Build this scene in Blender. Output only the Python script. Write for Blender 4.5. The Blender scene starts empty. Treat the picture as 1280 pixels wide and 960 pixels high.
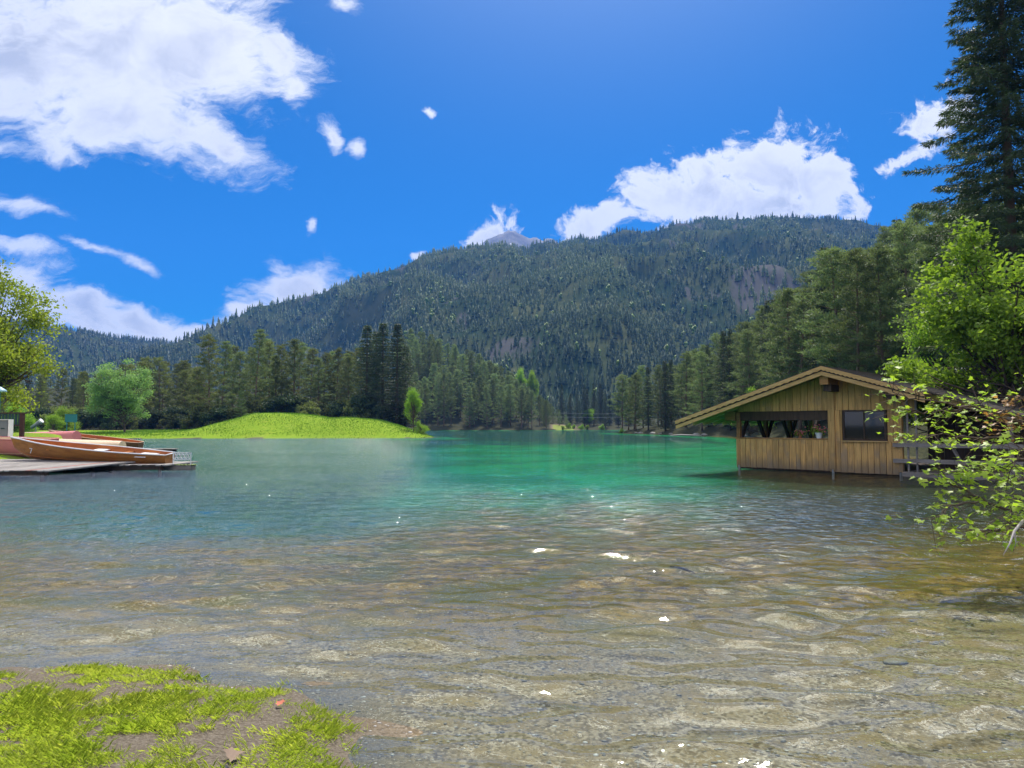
import bpy, bmesh, math, random
import numpy as np
from mathutils import Vector, Matrix
random.seed(7)
S = bpy.context.scene
COL = S.collection
R = math.radians
FOC, EYE = 900.0, 1.6
PITCH = math.atan(52 / FOC)

# ------------------------------------------------------------------ camera
cd = bpy.data.cameras.new('camera'); cam = bpy.data.objects.new('camera', cd); COL.objects.link(cam)
cam.location = (0, 0, EYE); cam.rotation_euler = (R(90) + PITCH, 0, 0)
cd.sensor_width = 36; cd.lens = 36 * FOC / 1280; cd.clip_start = .05; cd.clip_end = 12000
S.camera = cam

def ray(px, py):
    v = Vector(((px - 640) / FOC, (480 - py) / FOC, -1))
    v.rotate(Matrix.Rotation(R(90) + PITCH, 3, 'X'))
    return v
def at(px, py, Y):                       # world point at forward distance Y
    v = ray(px, py); return Vector((0, 0, EYE)) + v * (Y / v.y)
def ground_at(px, py, z=0.0):
    v = ray(px, py); return Vector((0, 0, EYE)) + v * ((z - EYE) / v.z)

# ------------------------------------------------------------------ light
SUN_EL, SUN_AZ = 58.0, 9.0
sdir = Vector((math.sin(R(SUN_AZ)) * math.cos(R(SUN_EL)), math.cos(R(SUN_AZ)) * math.cos(R(SUN_EL)), math.sin(R(SUN_EL))))
ld = bpy.data.lights.new('sun', 'SUN'); ld.energy = 5.0; ld.angle = R(.5); ld.color = (1, .94, .84)
sun = bpy.data.objects.new('sun', ld); COL.objects.link(sun)
sun.rotation_euler = sdir.to_track_quat('Z', 'Y').to_euler(); sun.location = (0, -5, 60)
S.view_settings.view_transform = 'Standard'; S.view_settings.look = 'None'
S.view_settings.exposure = 0.40; S.view_settings.gamma = 1
S.view_settings.use_curve_mapping = False
S.cycles.max_bounces = 8; S.cycles.transparent_max_bounces = 12; S.cycles.volume_bounces = 0
S.cycles.diffuse_bounces = 3; S.cycles.glossy_bounces = 3; S.cycles.transmission_bounces = 4
S.cycles.use_denoising = True
S.cycles.sample_clamp_indirect = 6
S.cycles.caustics_reflective = False; S.cycles.caustics_refractive = False

# ------------------------------------------------------------------ node helpers
class NT:
    def __init__(s, tree): s.t = tree; s.n = tree.nodes; s.l = tree.links
    def new(s, typ, **kw):
        n = s.n.new(typ)
        for k, v in kw.items():
            if k.startswith('i_'): s.put(n, k[2:], v)
            else: setattr(n, k, v)
        return n
    def put(s, n, k, v):
        k2 = k.replace('_', ' ')
        sock = n.inputs[int(k)] if k.isdigit() else n.inputs[k2]
        if hasattr(v, 'is_output'): s.l.new(v, sock)
        else: sock.default_value = v
    def math(s, op, a, b=None, c=None, clamp=False):
        n = s.n.new('ShaderNodeMath'); n.operation = op; n.use_clamp = clamp
        for i, v in enumerate((a, b, c)):
            if v is not None: s.put(n, str(i), v)
        return n.outputs[0]
    def vmath(s, op, a, b=None):
        n = s.n.new('ShaderNodeVectorMath'); n.operation = op
        s.put(n, '0', a)
        if b is not None: s.put(n, '1', b)
        return n.outputs['Value'] if op in ('LENGTH', 'DOT_PRODUCT') else n.outputs[0]
    def mix(s, f, a, b, blend='MIX'):
        n = s.n.new('ShaderNodeMix'); n.data_type = 'RGBA'; n.blend_type = blend
        s.put(n, '0', f); s.put(n, '6', a if not isinstance(a, tuple) else (*a[:3], 1)); s.put(n, '7', b if not isinstance(b, tuple) else (*b[:3], 1))
        return n.outputs[2]
    def noise(s, vec, scale, detail=4, rough=.55, dist=0, out='Fac'):
        n = s.n.new('ShaderNodeTexNoise')
        if vec is not None: s.l.new(vec, n.inputs['Vector'])
        n.inputs['Scale'].default_value = scale; n.inputs['Detail'].default_value = detail
        n.inputs['Roughness'].default_value = rough; n.inputs['Distortion'].default_value = dist
        return n.outputs[out]
    def step(s, v, a, b, lo=0., hi=1.):
        n = s.n.new('ShaderNodeMapRange'); n.interpolation_type = 'SMOOTHSTEP'
        s.put(n, '0', v); s.put(n, '1', a); s.put(n, '2', b); s.put(n, '3', lo); s.put(n, '4', hi)
        return n.outputs[0]
    def ramp(s, v, stops):
        n = s.n.new('ShaderNodeValToRGB'); e = n.color_ramp.elements
        while len(e) < len(stops): e.new(.5)
        for el, (p, c) in zip(e, stops): el.position = p; el.color = (*c, 1)
        s.l.new(v, n.inputs[0]); return n.outputs[0]
    def mapping(s, vec, loc=(0, 0, 0), rot=(0, 0, 0), scale=(1, 1, 1), typ='POINT'):
        n = s.n.new('ShaderNodeMapping'); n.vector_type = typ
        s.l.new(vec, n.inputs[0]); n.inputs[1].default_value = loc; n.inputs[2].default_value = rot; n.inputs[3].default_value = scale
        return n.outputs[0]
    def attr(s, name, out='Fac'):
        n = s.n.new('ShaderNodeAttribute'); n.attribute_name = name; return n.outputs[out]
    def bump(s, h, strength=.3, dist=.02, normal=None):
        n = s.n.new('ShaderNodeBump'); s.l.new(h, n.inputs['Height'])
        n.inputs['Strength'].default_value = strength; n.inputs['Distance'].default_value = dist
        if normal is not None: s.l.new(normal, n.inputs['Normal'])
        return n.outputs[0]
def mat(name):
    m = bpy.data.materials.new(name); m.use_nodes = True; m.node_tree.nodes.clear()
    t = NT(m.node_tree); out = t.new('ShaderNodeOutputMaterial'); return m, t, out
def srgb(r, g, b):
    f = lambda c: (c / 255 / 12.92) if c <= 10 else ((c / 255 + .055) / 1.055) ** 2.4
    return (f(r), f(g), f(b))

# ------------------------------------------------------------------ world: sky and clouds by direction
W = bpy.data.worlds.new('World'); S.world = W; W.use_nodes = True
W.node_tree.nodes.clear(); t = NT(W.node_tree)
wo = t.new('ShaderNodeOutputWorld'); bg = t.new('ShaderNodeBackground'); t.l.new(bg.outputs[0], wo.inputs[0])
SKY_S = .1
sky = t.new('ShaderNodeTexSky'); sky.sky_type = 'NISHITA'; sky.sun_disc = False
sky.sun_elevation = R(SUN_EL); sky.sun_rotation = R(SUN_AZ); sky.altitude = 900; sky.air_density = 1.0; sky.dust_density = .3; sky.ozone_density = 3.0
gen = t.new('ShaderNodeTexCoord').outputs['Generated']
sep = t.new('ShaderNodeSeparateXYZ'); t.l.new(gen, sep.inputs[0])
X, Y, Z = sep.outputs
yc = t.math('MAXIMUM', Y, .08)
cmb = t.new('ShaderNodeCombineXYZ'); t.l.new(t.math('DIVIDE', X, yc), cmb.inputs[0]); t.l.new(t.math('DIVIDE', Z, yc), cmb.inputs[1])
uv = cmb.outputs[0]
wn = t.new('ShaderNodeTexNoise'); t.l.new(uv, wn.inputs['Vector']); wn.inputs['Scale'].default_value = 11; wn.inputs['Detail'].default_value = 5
warp = t.vmath('MULTIPLY', t.vmath('SUBTRACT', wn.outputs['Color'], (.5, .5, .5)), (.09, .06, 0))
uvw = t.vmath('ADD', uv, warp)
CL = [  # pixel x, y, radii, tilt of each cloud clump as seen from the shore, weight
 (20,70,190,120,0,1),(170,60,150,100,10,1),(260,50,130,95,25,.9),(170,150,150,52,12,.95),(285,188,62,24,25,.75),(340,75,70,60,40,.7),
 (375,115,24,38,10,.6),(413,170,11,20,-15,.5),(443,185,13,11,20,.48),(428,4,36,16,20,.6),(80,190,60,20,10,.5),(5,180,28,12,0,.6),
 (25,252,62,15,12,.65),(15,305,58,12,9,.7),(178,332,36,9,28,.5),(125,310,34,6,15,.42),
 (20,372,90,50,22,1),(105,392,80,32,16,1),(175,404,52,20,10,.9),(232,416,42,12,2,.8),
 (365,362,74,30,-8,.9),(312,392,42,20,-20,.8),(345,335,26,15,20,.6),
 (612,288,32,24,-12,.9),(632,276,22,14,20,.6),(528,318,12,6,-20,.6),
 (960,212,64,52,-25,1),(880,238,72,44,-15,1),(835,236,52,36,-10,.9),(740,278,52,20,-18,.9),(1015,228,60,44,25,.85),(1052,250,24,14,30,.6),(935,258,120,34,0,1),(1040,205,34,14,20,.5),
 (1160,150,36,28,-20,.7),(1122,206,36,13,-25,.6),(1195,140,30,20,0,.5),(535,134,8,5,20,.42),(388,288,6,8,0,.5)]
f = None
for px, py, rx, ry, rot, w in CL:
    d = ray(px, py)
    n = t.mapping(uvw, (d.x / d.y, d.z / d.y, 0), (0, 0, R(-rot)), (rx / FOC * 1.25, ry / FOC * 1.25, 1), 'TEXTURE')
    ln = t.vmath('LENGTH', n)
    v = t.math('MULTIPLY', t.math('SUBTRACT', 1.0, ln), w)
    f = v if f is None else t.math('SMOOTH_MAX', f, v, .12)
cn = t.noise(t.mapping(uvw, rot=(0, 0, R(28)), scale=(.62, 1.35, 1)), 7, 9, .62)
fine = t.noise(t.mapping(uvw, rot=(0, 0, R(28)), scale=(.6, 1.3, 1)), 30, 8, .68)
sw = t.new('ShaderNodeSeparateXYZ'); t.l.new(uv, sw.inputs[0])
rgt = t.step(sw.outputs[0], -.30, -.05)             # streaked fair-weather bank on the left, billowing cumulus on the right
inv = t.math('SUBTRACT', 1.0, rgt)
cn = t.math('ADD', t.math('MULTIPLY', cn, inv), t.math('MULTIPLY', t.noise(uvw, 7.5, 9, .64), rgt))
fine = t.math('ADD', t.math('MULTIPLY', fine, inv), t.math('MULTIPLY', t.noise(uvw, 30, 8, .68), rgt))
fr = t.math('ADD', t.math('ADD', f, t.math('MULTIPLY', t.math('SUBTRACT', cn, .5), 1.9)), t.math('MULTIPLY', t.math('SUBTRACT', fine, .5), 1.1))
m_front = t.step(fr, 0.0, t.math('SUBTRACT', .60, t.math('MULTIPLY', rgt, .22)))
# the rest of the sky (overhead, behind): cumulus added out of view for ripple highlights and fill
zc = t.math('MAXIMUM', Z, .12)
cm2 = t.new('ShaderNodeCombineXYZ'); t.l.new(t.math('DIVIDE', X, zc), cm2.inputs[0]); t.l.new(t.math('DIVIDE', Y, zc), cm2.inputs[1])
gn = t.noise(cm2.outputs[0], 3.4, 5, .54)
m_gen = t.step(t.math('ADD', gn, t.math('ADD', t.math('MULTIPLY', t.step(Y, .15, .4), .055), t.math('MULTIPLY', t.step(Y, .15, -.35), .12))), .565, .62)
vv = t.math('DIVIDE', Z, yc)
front = t.math('MULTIPLY', t.step(Y, .1, .3), t.step(vv, .63, .78, 1, 0))
mask = t.math('ADD', t.math('MULTIPLY', m_front, front), t.math('MULTIPLY', m_gen, t.math('SUBTRACT', 1.0, front)))
shade = t.math('ADD', t.math('MULTIPLY', t.step(fr, .35, .95), t.step(t.noise(uvw, 6, 6, .55), .35, .65)), 0.0, clamp=True)
ccol = t.mix(t.math('MULTIPLY', shade, .9), (.88, .89, .92), (.47, .50, .59))
gcol = t.mix(t.step(gn, .56, .8), (4.0, 3.95, 3.9), (1.9, 1.95, 2.05))
back = t.step(Y, .15, -.35)                         # unseen clouds behind the camera, added as fill for shaded faces
gcol = t.mix(back, gcol, (1.35, 1.3, 1.26))
ccol = t.mix(front, gcol, ccol)
skyc = t.mix(1.0, sky.outputs[0], (.035 * SKY_S, .47 * SKY_S, .88 * SKY_S), 'MULTIPLY')
cosun = t.vmath('DOT_PRODUCT', gen, tuple(sdir))
glow = t.math('MULTIPLY', t.math('POWER', t.math('MAXIMUM', cosun, 0.0), 15.0), .65)
fin = t.mix(mask, skyc, ccol)
gc = t.new('ShaderNodeCombineXYZ'); [t.l.new(glow, gc.inputs[i]) for i in range(3)]
fin = t.mix(1.0, fin, gc.outputs[0], 'ADD')
t.l.new(fin, bg.inputs[0]); bg.inputs[1].default_value = 1.0

# ------------------------------------------------------------------ numpy noise
_tab = np.random.RandomState(3).rand(256, 256)
def vnoise(x, y):
    xi = np.floor(x).astype(int); yi = np.floor(y).astype(int); fx = x - xi; fy = y - yi
    fx = fx * fx * (3 - 2 * fx); fy = fy * fy * (3 - 2 * fy)
    g = lambda a, b: _tab[a & 255, b & 255]
    return (g(xi, yi) * (1 - fx) + g(xi + 1, yi) * fx) * (1 - fy) + (g(xi, yi + 1) * (1 - fx) + g(xi + 1, yi + 1) * fx) * fy
def fbm(x, y, o=4):
    s = 0; a = .5; tot = 0
    for k in range(o):
        s = s + a * vnoise(x * 2 ** k + 17.3 * k, y * 2 ** k + 5.1 * k); tot += a; a *= .5
    return s / tot
def sst(x, a, b):
    q = np.clip((x - a) / (b - a), 0, 1); return q * q * (3 - 2 * q)

# ------------------------------------------------------------------ object helpers
def tag(o, label=None, cat=None, group=None, kind=None):
    if label: o['label'] = label
    if cat: o['category'] = cat
    if group: o['group'] = group
    if kind: o['kind'] = kind
    return o
def np_mesh(name, v, faces, rnd=None, smooth=False, attrs=None):
    v = np.asarray(v, dtype=np.float32).reshape(-1, 3)
    me = bpy.data.meshes.new(name)
    if isinstance(faces, np.ndarray):
        k = faces.shape[1]; n = len(faces)
        me.vertices.add(len(v)); me.vertices.foreach_set('co', v.ravel())
        me.loops.add(n * k); me.loops.foreach_set('vertex_index', faces.astype(np.int32).ravel())
        me.polygons.add(n); me.polygons.foreach_set('loop_start', np.arange(0, n * k, k, dtype=np.int32))
        me.polygons.foreach_set('loop_total', np.full(n, k, dtype=np.int32))
        me.update(calc_edges=True); me.validate()
    else:
        me.from_pydata(v.tolist(), [], faces); me.update()
    if rnd is not None:
        a = me.attributes.new('rnd', 'FLOAT', 'POINT'); a.data.foreach_set('value', np.asarray(rnd, dtype=np.float32))
    for k, arr in (attrs or {}).items():
        a = me.attributes.new(k, 'FLOAT', 'POINT'); a.data.foreach_set('value', np.asarray(arr, dtype=np.float32))
    if smooth:
        me.polygons.foreach_set('use_smooth', np.ones(len(me.polygons), dtype=bool))
    return me
def link(name, me, m, parent=None):
    o = bpy.data.objects.new(name, me); COL.objects.link(o)
    if m and me and not me.materials: me.materials.append(m)
    if parent: o.parent = parent
    return o
def empty(name, loc=(0, 0, 0), rz=0):
    o = bpy.data.objects.new(name, None); COL.objects.link(o); o.location = loc; o.rotation_euler = (0, 0, rz); o.empty_display_size = .3
    return o
def copy_tree(o, parent=None):
    c = o.copy(); COL.objects.link(c)
    if parent: c.parent = parent
    for ch in list(o.children): copy_tree(ch, c)
    return c
class MB:
    def __init__(s): s.v = []; s.f = []; s.r = []
    def add(s, v, f, r=None):
        b = len(s.v); s.v += [tuple(p) for p in v]; s.f += [tuple(i + b for i in q) for q in f]
        s.r += [random.random() if r is None else r] * len(v); return s
    def box(s, a, b, r=None, jit=0):
        x0, y0, z0 = a; x1, y1, z1 = b
        v = [(x0, y0, z0), (x1, y0, z0), (x1, y1, z0), (x0, y1, z0), (x0, y0, z1), (x1, y0, z1), (x1, y1, z1), (x0, y1, z1)]
        if jit: v = [(p[0] + random.uniform(-jit, jit), p[1] + random.uniform(-jit, jit), p[2] + random.uniform(-jit, jit)) for p in v]
        return s.add(v, [(0, 3, 2, 1), (4, 5, 6, 7), (0, 1, 5, 4), (1, 2, 6, 5), (2, 3, 7, 6), (3, 0, 4, 7)], r)
    def bar(s, a, b, w, h, r=None, up=(0, 0, 1)):                  # box section from a to b
        a = Vector(a); b = Vector(b); d = (b - a).normalized(); u = Vector(up)
        if abs(d.dot(u)) > .97: u = Vector((0, 1, 0))
        sd = d.cross(u).normalized() * w / 2; u2 = sd.cross(d).normalized() * h / 2
        v = [p + i * sd + j * u2 for p in (a, b) for i, j in ((-1, -1), (1, -1), (1, 1), (-1, 1))]
        return s.add(v, [(3, 2, 1, 0), (4, 5, 6, 7), (0, 1, 5, 4), (1, 2, 6, 5), (2, 3, 7, 6), (3, 0, 4, 7)], r)
    def prism(s, poly, y0, y1, r=None):                             # polygon in xz, extruded in y
        n = len(poly); v = [(x, y0, z) for x, z in poly] + [(x, y1, z) for x, z in poly]
        f = [tuple(range(n)), tuple(range(2 * n - 1, n - 1, -1))] + [(i, i + n, (i + 1) % n + n, (i + 1) % n) for i in range(n)]
        return s.add(v, f, r)
    def tube(s, pts, rad, n=6, r=None, cap=True):
        pts = [Vector(p) for p in pts]; rings = []
        rad = rad if isinstance(rad, (list, tuple)) else [rad] * len(pts)
        v = []; f = []
        for i, p in enumerate(pts):
            d = (pts[min(i + 1, len(pts) - 1)] - pts[max(i - 1, 0)]).normalized()
            u = d.cross(Vector((0, 0, 1)) if abs(d.z) < .95 else Vector((1, 0, 0))).normalized(); w = d.cross(u)
            for k in range(n):
                a = 2 * math.pi * k / n; v.append(p + (u * math.cos(a) + w * math.sin(a)) * rad[i])
        for i in range(len(pts) - 1):
            for k in range(n):
                k2 = (k + 1) % n; f.append((i * n + k, i * n + k2, (i + 1) * n + k2, (i + 1) * n + k))
        if cap: f.append(tuple(range(n - 1, -1, -1))); f.append(tuple((len(pts) - 1) * n + k for k in range(n)))
        return s.add(v, f, r)
    def blob(s, c, rx, ry, rz, r=None, rough=.0, sub=1):
        bm = bmesh.new(); bmesh.ops.create_icosphere(bm, subdivisions=sub, radius=1)
        v = [Vector(c) + Vector((p.co.x * rx, p.co.y * ry, p.co.z * rz)) * (1 + random.uniform(-rough, rough)) for p in bm.verts]
        f = [tuple(q.index for q in fc.verts) for fc in bm.faces]; bm.free()
        return s.add(v, f, r)
    def mesh(s, name, smooth=False): return np_mesh(name, s.v, s.f, s.r, smooth)
    def build(s, name, m, parent=None, smooth=False): return link(name, s.mesh(name, smooth), m, parent)

# ------------------------------------------------------------------ materials
def simple(name, col, rough=.6, var=.25, scale=8, spec=.3, metal=0, bump=0.):
    m, t, out = mat(name); p = t.new('ShaderNodeBsdfPrincipled')
    co = t.new('ShaderNodeTexCoord').outputs['Object']
    n = t.noise(co, scale, 6, .6)
    k = t.math('ADD', 1 - var, t.math('MULTIPLY', n, 2 * var))
    k = t.math('MULTIPLY', k, t.math('ADD', 1 - var * .6, t.math('MULTIPLY', t.attr('rnd'), var * 1.2)))
    cc = t.new('ShaderNodeCombineXYZ'); [t.l.new(k, cc.inputs[i]) for i in range(3)]
    t.l.new(t.mix(1., col, cc.outputs[0], 'MULTIPLY'), p.inputs['Base Color'])
    p.inputs['Roughness'].default_value = rough; p.inputs['Specular IOR Level'].default_value = spec; p.inputs['Metallic'].default_value = metal
    if bump: t.l.new(t.bump(n, bump, .02), p.inputs['Normal'])
    t.l.new(p.outputs[0], out.inputs[0]); return m
def wood(name, c1, c2, grain=(14, 14, 1.2), rough=.7, knots=True, streak=.5, stain=0):
    m, t, out = mat(name); p = t.new('ShaderNodeBsdfPrincipled')
    co = t.new('ShaderNodeTexCoord').outputs['Object']; r = t.attr('rnd')
    off = t.new('ShaderNodeCombineXYZ'); [t.l.new(t.math('MULTIPLY', r, k), off.inputs[i]) for i, k in enumerate((31., 17., 9.))]
    v = t.vmath('ADD', t.mapping(co, scale=grain), off.outputs[0])
    g = t.noise(v, 1.0, 7, .6, .6)
    big = t.noise(t.vmath('ADD', co, off.outputs[0]), 1.1, 4, .6)
    c = t.mix(t.step(g, .3, .72), c1, c2)
    c = t.mix(t.math('MULTIPLY', t.step(big, .45, .75), streak), c, tuple(.45 * x + .04 for x in c2))
    tint = t.ramp(r, [(0, (.74, .70, .66)), (.3, (.95, .93, .9)), (.65, (1.08, 1.02, .95)), (.85, (1.0, .95, .88)), (1, (.66, .68, .71))])
    c = t.mix(1., c, tint, 'MULTIPLY')
    if knots:
        vo = t.new('ShaderNodeTexVoronoi'); vo.inputs['Scale'].default_value = 4.2; t.l.new(t.mapping(v, scale=(.12, .12, .7)), vo.inputs['Vector'])
        c = t.mix(t.step(vo.outputs[0], .03, .10, .75, 0), c, tuple(x * .22 for x in c2))
    if stain:                                       # greyed, water-marked board ends
        so = t.new('ShaderNodeSeparateXYZ'); t.l.new(co, so.inputs[0])
        zz = t.math('ADD', so.outputs[2], t.math('MULTIPLY', t.math('SUBTRACT', t.noise(v, .7, 4, .6), .5), .7))
        c = t.mix(t.step(zz, .10, .55, .75, 0), c, (.17, .13, .085)); c = t.mix(t.math('MULTIPLY', t.step(big, .5, .8), .5), c, (.30, .25, .19))
    t.l.new(c, p.inputs['Base Color']); p.inputs['Roughness'].default_value = rough; p.inputs['Specular IOR Level'].default_value = .25
    t.l.new(t.bump(g, .25, .01), p.inputs['Normal']); t.l.new(p.outputs[0], out.inputs[0]); return m
def leaf(name, c1, c2, trans=.35, rnd_amt=.5, rough=.55, tcol=None):
    m, t, out = mat(name)
    oi = t.new('ShaderNodeObjectInfo').outputs['Random']; r = t.attr('rnd')
    fac = t.math('ADD', t.math('MULTIPLY', r, .65), t.math('MULTIPLY', oi, .35))
    c = t.mix(fac, c1, c2)
    hs = t.new('ShaderNodeHueSaturation'); t.l.new(c, hs.inputs['Color'])
    t.l.new(t.math('ADD', 1 - rnd_amt / 2, t.math('MULTIPLY', oi, rnd_amt)), hs.inputs['Value'])
    t.l.new(t.math('ADD', .485, t.math('MULTIPLY', oi, .03)), hs.inputs['Hue'])
    p = t.new('ShaderNodeBsdfPrincipled'); t.l.new(hs.outputs[0], p.inputs['Base Color']); p.inputs['Roughness'].default_value = rough; p.inputs['Specular IOR Level'].default_value = .25
    tr = t.new('ShaderNodeBsdfTranslucent'); t.l.new(t.mix(1., hs.outputs[0], tcol or (1.25, 1.3, .7), 'MULTIPLY'), tr.inputs[0])
    mx = t.new('ShaderNodeMixShader'); mx.inputs[0].default_value = trans
    t.l.new(p.outputs[0], mx.inputs[1]); t.l.new(tr.outputs[0], mx.inputs[2]); t.l.new(mx.outputs[0], out.inputs[0]); return m
M = {}
M['bark'] = simple('bark', (.10, .075, .055), .9, .4, 6, .1, bump=.5)
M['pinebark'] = simple('pine_bark', (.17, .12, .085), .9, .4, 4, .1, bump=.5)
M['pine'] = leaf('pine_needles', (.085, .125, .055), (.205, .265, .115), .42, .45, tcol=(1.3, 1.3, .8))
M['spruce'] = leaf('spruce_needles', (.030, .050, .028), (.075, .105, .050), .3, .4)
M['olive'] = leaf('brownish_needles', (.080, .105, .040), (.195, .215, .080), .42, .4)
M['broad'] = leaf('fresh_leaves', (.15, .27, .028), (.29, .42, .055), .52, .25)
M['pale'] = leaf('pale_leaves', (.17, .27, .09), (.26, .38, .15), .45, .2)
M['willow'] = leaf('yellow_green_leaves', (.19, .27, .028), (.34, .40, .06), .5, .2)
M['maple'] = leaf('maple_leaves', (.25, .40, .035), (.42, .54, .07), .55, .2, .4)
M['redleaf'] = leaf('young_reddish_leaves', (.34, .17, .06), (.42, .26, .09), .5, .2, .4)
M['far'] = leaf('far_conifers', (.022, .044, .030), (.165, .220, .085), .30, .0)
M['grass'] = leaf('grass_blades', (.27, .39, .030), (.64, .65, .16), .5, .0)

# ground
m, t, out = mat('ground'); M['ground'] = m
pos = t.new('ShaderNodeNewGeometry').outputs['Position']
sp = t.new('ShaderNodeSeparateXYZ'); t.l.new(pos, sp.inputs[0])
n1 = t.noise(pos, .9, 6, .6); n2 = t.noise(pos, 6, 6, .65); n3 = t.noise(pos, 55, 4, .7)
vo = t.new('ShaderNodeTexVoronoi'); vo.inputs['Scale'].default_value = 48; t.l.new(pos, vo.inputs['Vector'])
vo2 = t.new('ShaderNodeTexVoronoi'); vo2.inputs['Scale'].default_value = 14; t.l.new(pos, vo2.inputs['Vector'])
grav = t.mix(t.step(vo.outputs['Color'], .2, .8), (.125, .096, .062), (.34, .28, .20))
grav = t.mix(t.step(n2, .38, .68), grav, (.23, .17, .09))
grav = t.mix(t.step(n3, .52, .72, 0, .8), grav, (.09, .075, .055))
alg = t.mix(t.step(n2, .36, .64), (.075, .047, .009), (.26, .16, .036))
alg = t.mix(t.step(vo2.outputs[0], .15, .5, .5, 0), alg, (.15, .115, .032))
alg = t.mix(t.step(n1, .42, .64), alg, (.115, .095, .016))
grn = t.mix(t.step(n1, .35, .65), (.015, .075, .026), (.055, .13, .042))
emr = t.mix(t.step(t.noise(pos, .22, 5, .6), .4, .6), (.003, .150, .056), (.005, .245, .092))
nl = t.noise(pos, .28, 5, .62)
dp = t.math('MULTIPLY', t.attr('depth'), t.math('ADD', .10, t.math('ADD', t.math('MULTIPLY', n1, .8), t.math('MULTIPLY', nl, 1.0))))
bed = t.mix(t.step(dp, .10, .42), grav, alg)
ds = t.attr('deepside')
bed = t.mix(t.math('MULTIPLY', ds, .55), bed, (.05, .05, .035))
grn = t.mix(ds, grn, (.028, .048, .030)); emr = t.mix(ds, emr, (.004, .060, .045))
bed = t.mix(t.step(dp, .7, 2.4), bed, grn)
bed = t.mix(t.step(dp, 1.3, 3.9), bed, emr)
bed = t.mix(t.step(dp, 4.6, 8.0), bed, (.004, .050, .038))
bed = t.mix(t.math('MULTIPLY', t.attr('dark_reflection'), .95), bed, (.020, .026, .011))  # dark reflection of boathouse and wood painted into the bed colour
ln_ = t.mix(t.step(n2, .3, .7), (.125, .225, .010), (.205, .30, .016))
ln_ = t.mix(t.step(n1, .5, .75, 0, .55), ln_, (.25, .28, .035))
fl = t.mix(t.step(n2, .35, .65), (.022, .028, .012), (.055, .055, .026))
soil = t.mix(t.step(n3, .35, .7), (.105, .085, .062), (.20, .17, .13))
land = t.mix(t.attr('forest'), grav, fl)
land = t.mix(t.step(t.math('ADD', t.attr('lawn'), t.math('MULTIPLY', t.math('SUBTRACT', n2, .5), .5)), .35, .6), land, ln_)
land = t.mix(t.step(t.math('ADD', t.attr('soil'), t.math('MULTIPLY', t.math('SUBTRACT', n2, .5), .5)), .35, .65), land, soil)
fin = t.mix(t.step(sp.outputs[2], -.035, .005), bed, land)
p = t.new('ShaderNodeBsdfPrincipled'); t.l.new(fin, p.inputs['Base Color']); p.inputs['Roughness'].default_value = .95; p.inputs['Specular IOR Level'].default_value = .08
h = t.math('ADD', t.math('MULTIPLY', vo.outputs[0], -.5), t.math('ADD', n3, t.math('MULTIPLY', n2, 1.2)))
t.l.new(t.bump(h, .55, .03), p.inputs['Normal']); t.l.new(p.outputs[0], out.inputs[0])

# water
m, t, out = mat('water'); M['water'] = m
pos = t.new('ShaderNodeNewGeometry').outputs['Position']
sp = t.new('ShaderNodeSeparateXYZ'); t.l.new(pos, sp.inputs[0])
wv = t.noise(t.mapping(pos, rot=(0, 0, R(12)), scale=(.78, 1.2, 1)), 2.1, 1, .35, .35)
wv2 = t.noise(t.mapping(pos, rot=(0, 0, R(-20)), scale=(.8, 1.15, 1)), 4.6, 1.5, .45, .4)
wv3 = t.noise(t.mapping(pos, rot=(0, 0, R(8)), scale=(.75, 1.15, 1)), 10.0, 3, .6)
calm = t.step(t.noise(t.mapping(pos, scale=(.6, 1, 1)), .10, 3, .55), .33, .67, .6, 1.3)
wind = t.step(sp.outputs[1], 4.5, 16)
left = t.step(t.math('DIVIDE', sp.outputs[0], t.math('MAXIMUM', sp.outputs[1], 1.0)), -.34, .05, 3.2, .8)
hh = t.math('MULTIPLY', wv, t.step(sp.outputs[1], 13, 30, 0, .165))
hh = t.math('ADD', hh, t.math('MULTIPLY', t.math('MULTIPLY', wv2, .075), t.math('ADD', .10, wind)))
hh = t.math('ADD', hh, t.math('MULTIPLY', t.math('MULTIPLY', wv3, .030), t.math('MULTIPLY', t.math('ADD', .13, wind), left)))
ruf = t.step(t.math('DIVIDE', sp.outputs[0], t.math('MAXIMUM', sp.outputs[1], 1.0)), -.26, -.05, 1.55, .28)
quiet = t.step(sp.outputs[1], 12, 30)
hh = t.math('MULTIPLY', hh, t.math('MULTIPLY', calm, t.math('ADD', t.math('SUBTRACT', 1.0, quiet), t.math('MULTIPLY', quiet, ruf))))
b = t.new('ShaderNodeBump'); b.inputs['Strength'].default_value = 1; b.inputs['Distance'].default_value = 1.0; t.l.new(hh, b.inputs['Height'])
b2 = t.new('ShaderNodeBump'); b2.inputs['Strength'].default_value = .45; b2.inputs['Distance'].default_value = 1.0; t.l.new(hh, b2.inputs['Height'])
fre = t.new('ShaderNodeFresnel'); fre.inputs[0].default_value = 1.333; t.l.new(b2.outputs[0], fre.inputs['Normal'])   # steep far faces of ripples hide behind the crests
gl = t.new('ShaderNodeBsdfGlossy'); gl.inputs['Roughness'].default_value = .03; t.l.new(b.outputs[0], gl.inputs['Normal']); gl.inputs[0].default_value = (.98, 1, 1, 1)
tr = t.new('ShaderNodeBsdfTransparent'); tr.inputs[0].default_value = (.90, .97, .93, 1)
mx = t.new('ShaderNodeMixShader'); t.l.new(t.math('MINIMUM', fre.outputs[0], .44), mx.inputs[0]); t.l.new(tr.outputs[0], mx.inputs[1]); t.l.new(gl.outputs[0], mx.inputs[2])
t.l.new(mx.outputs[0], out.inputs[0])

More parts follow.
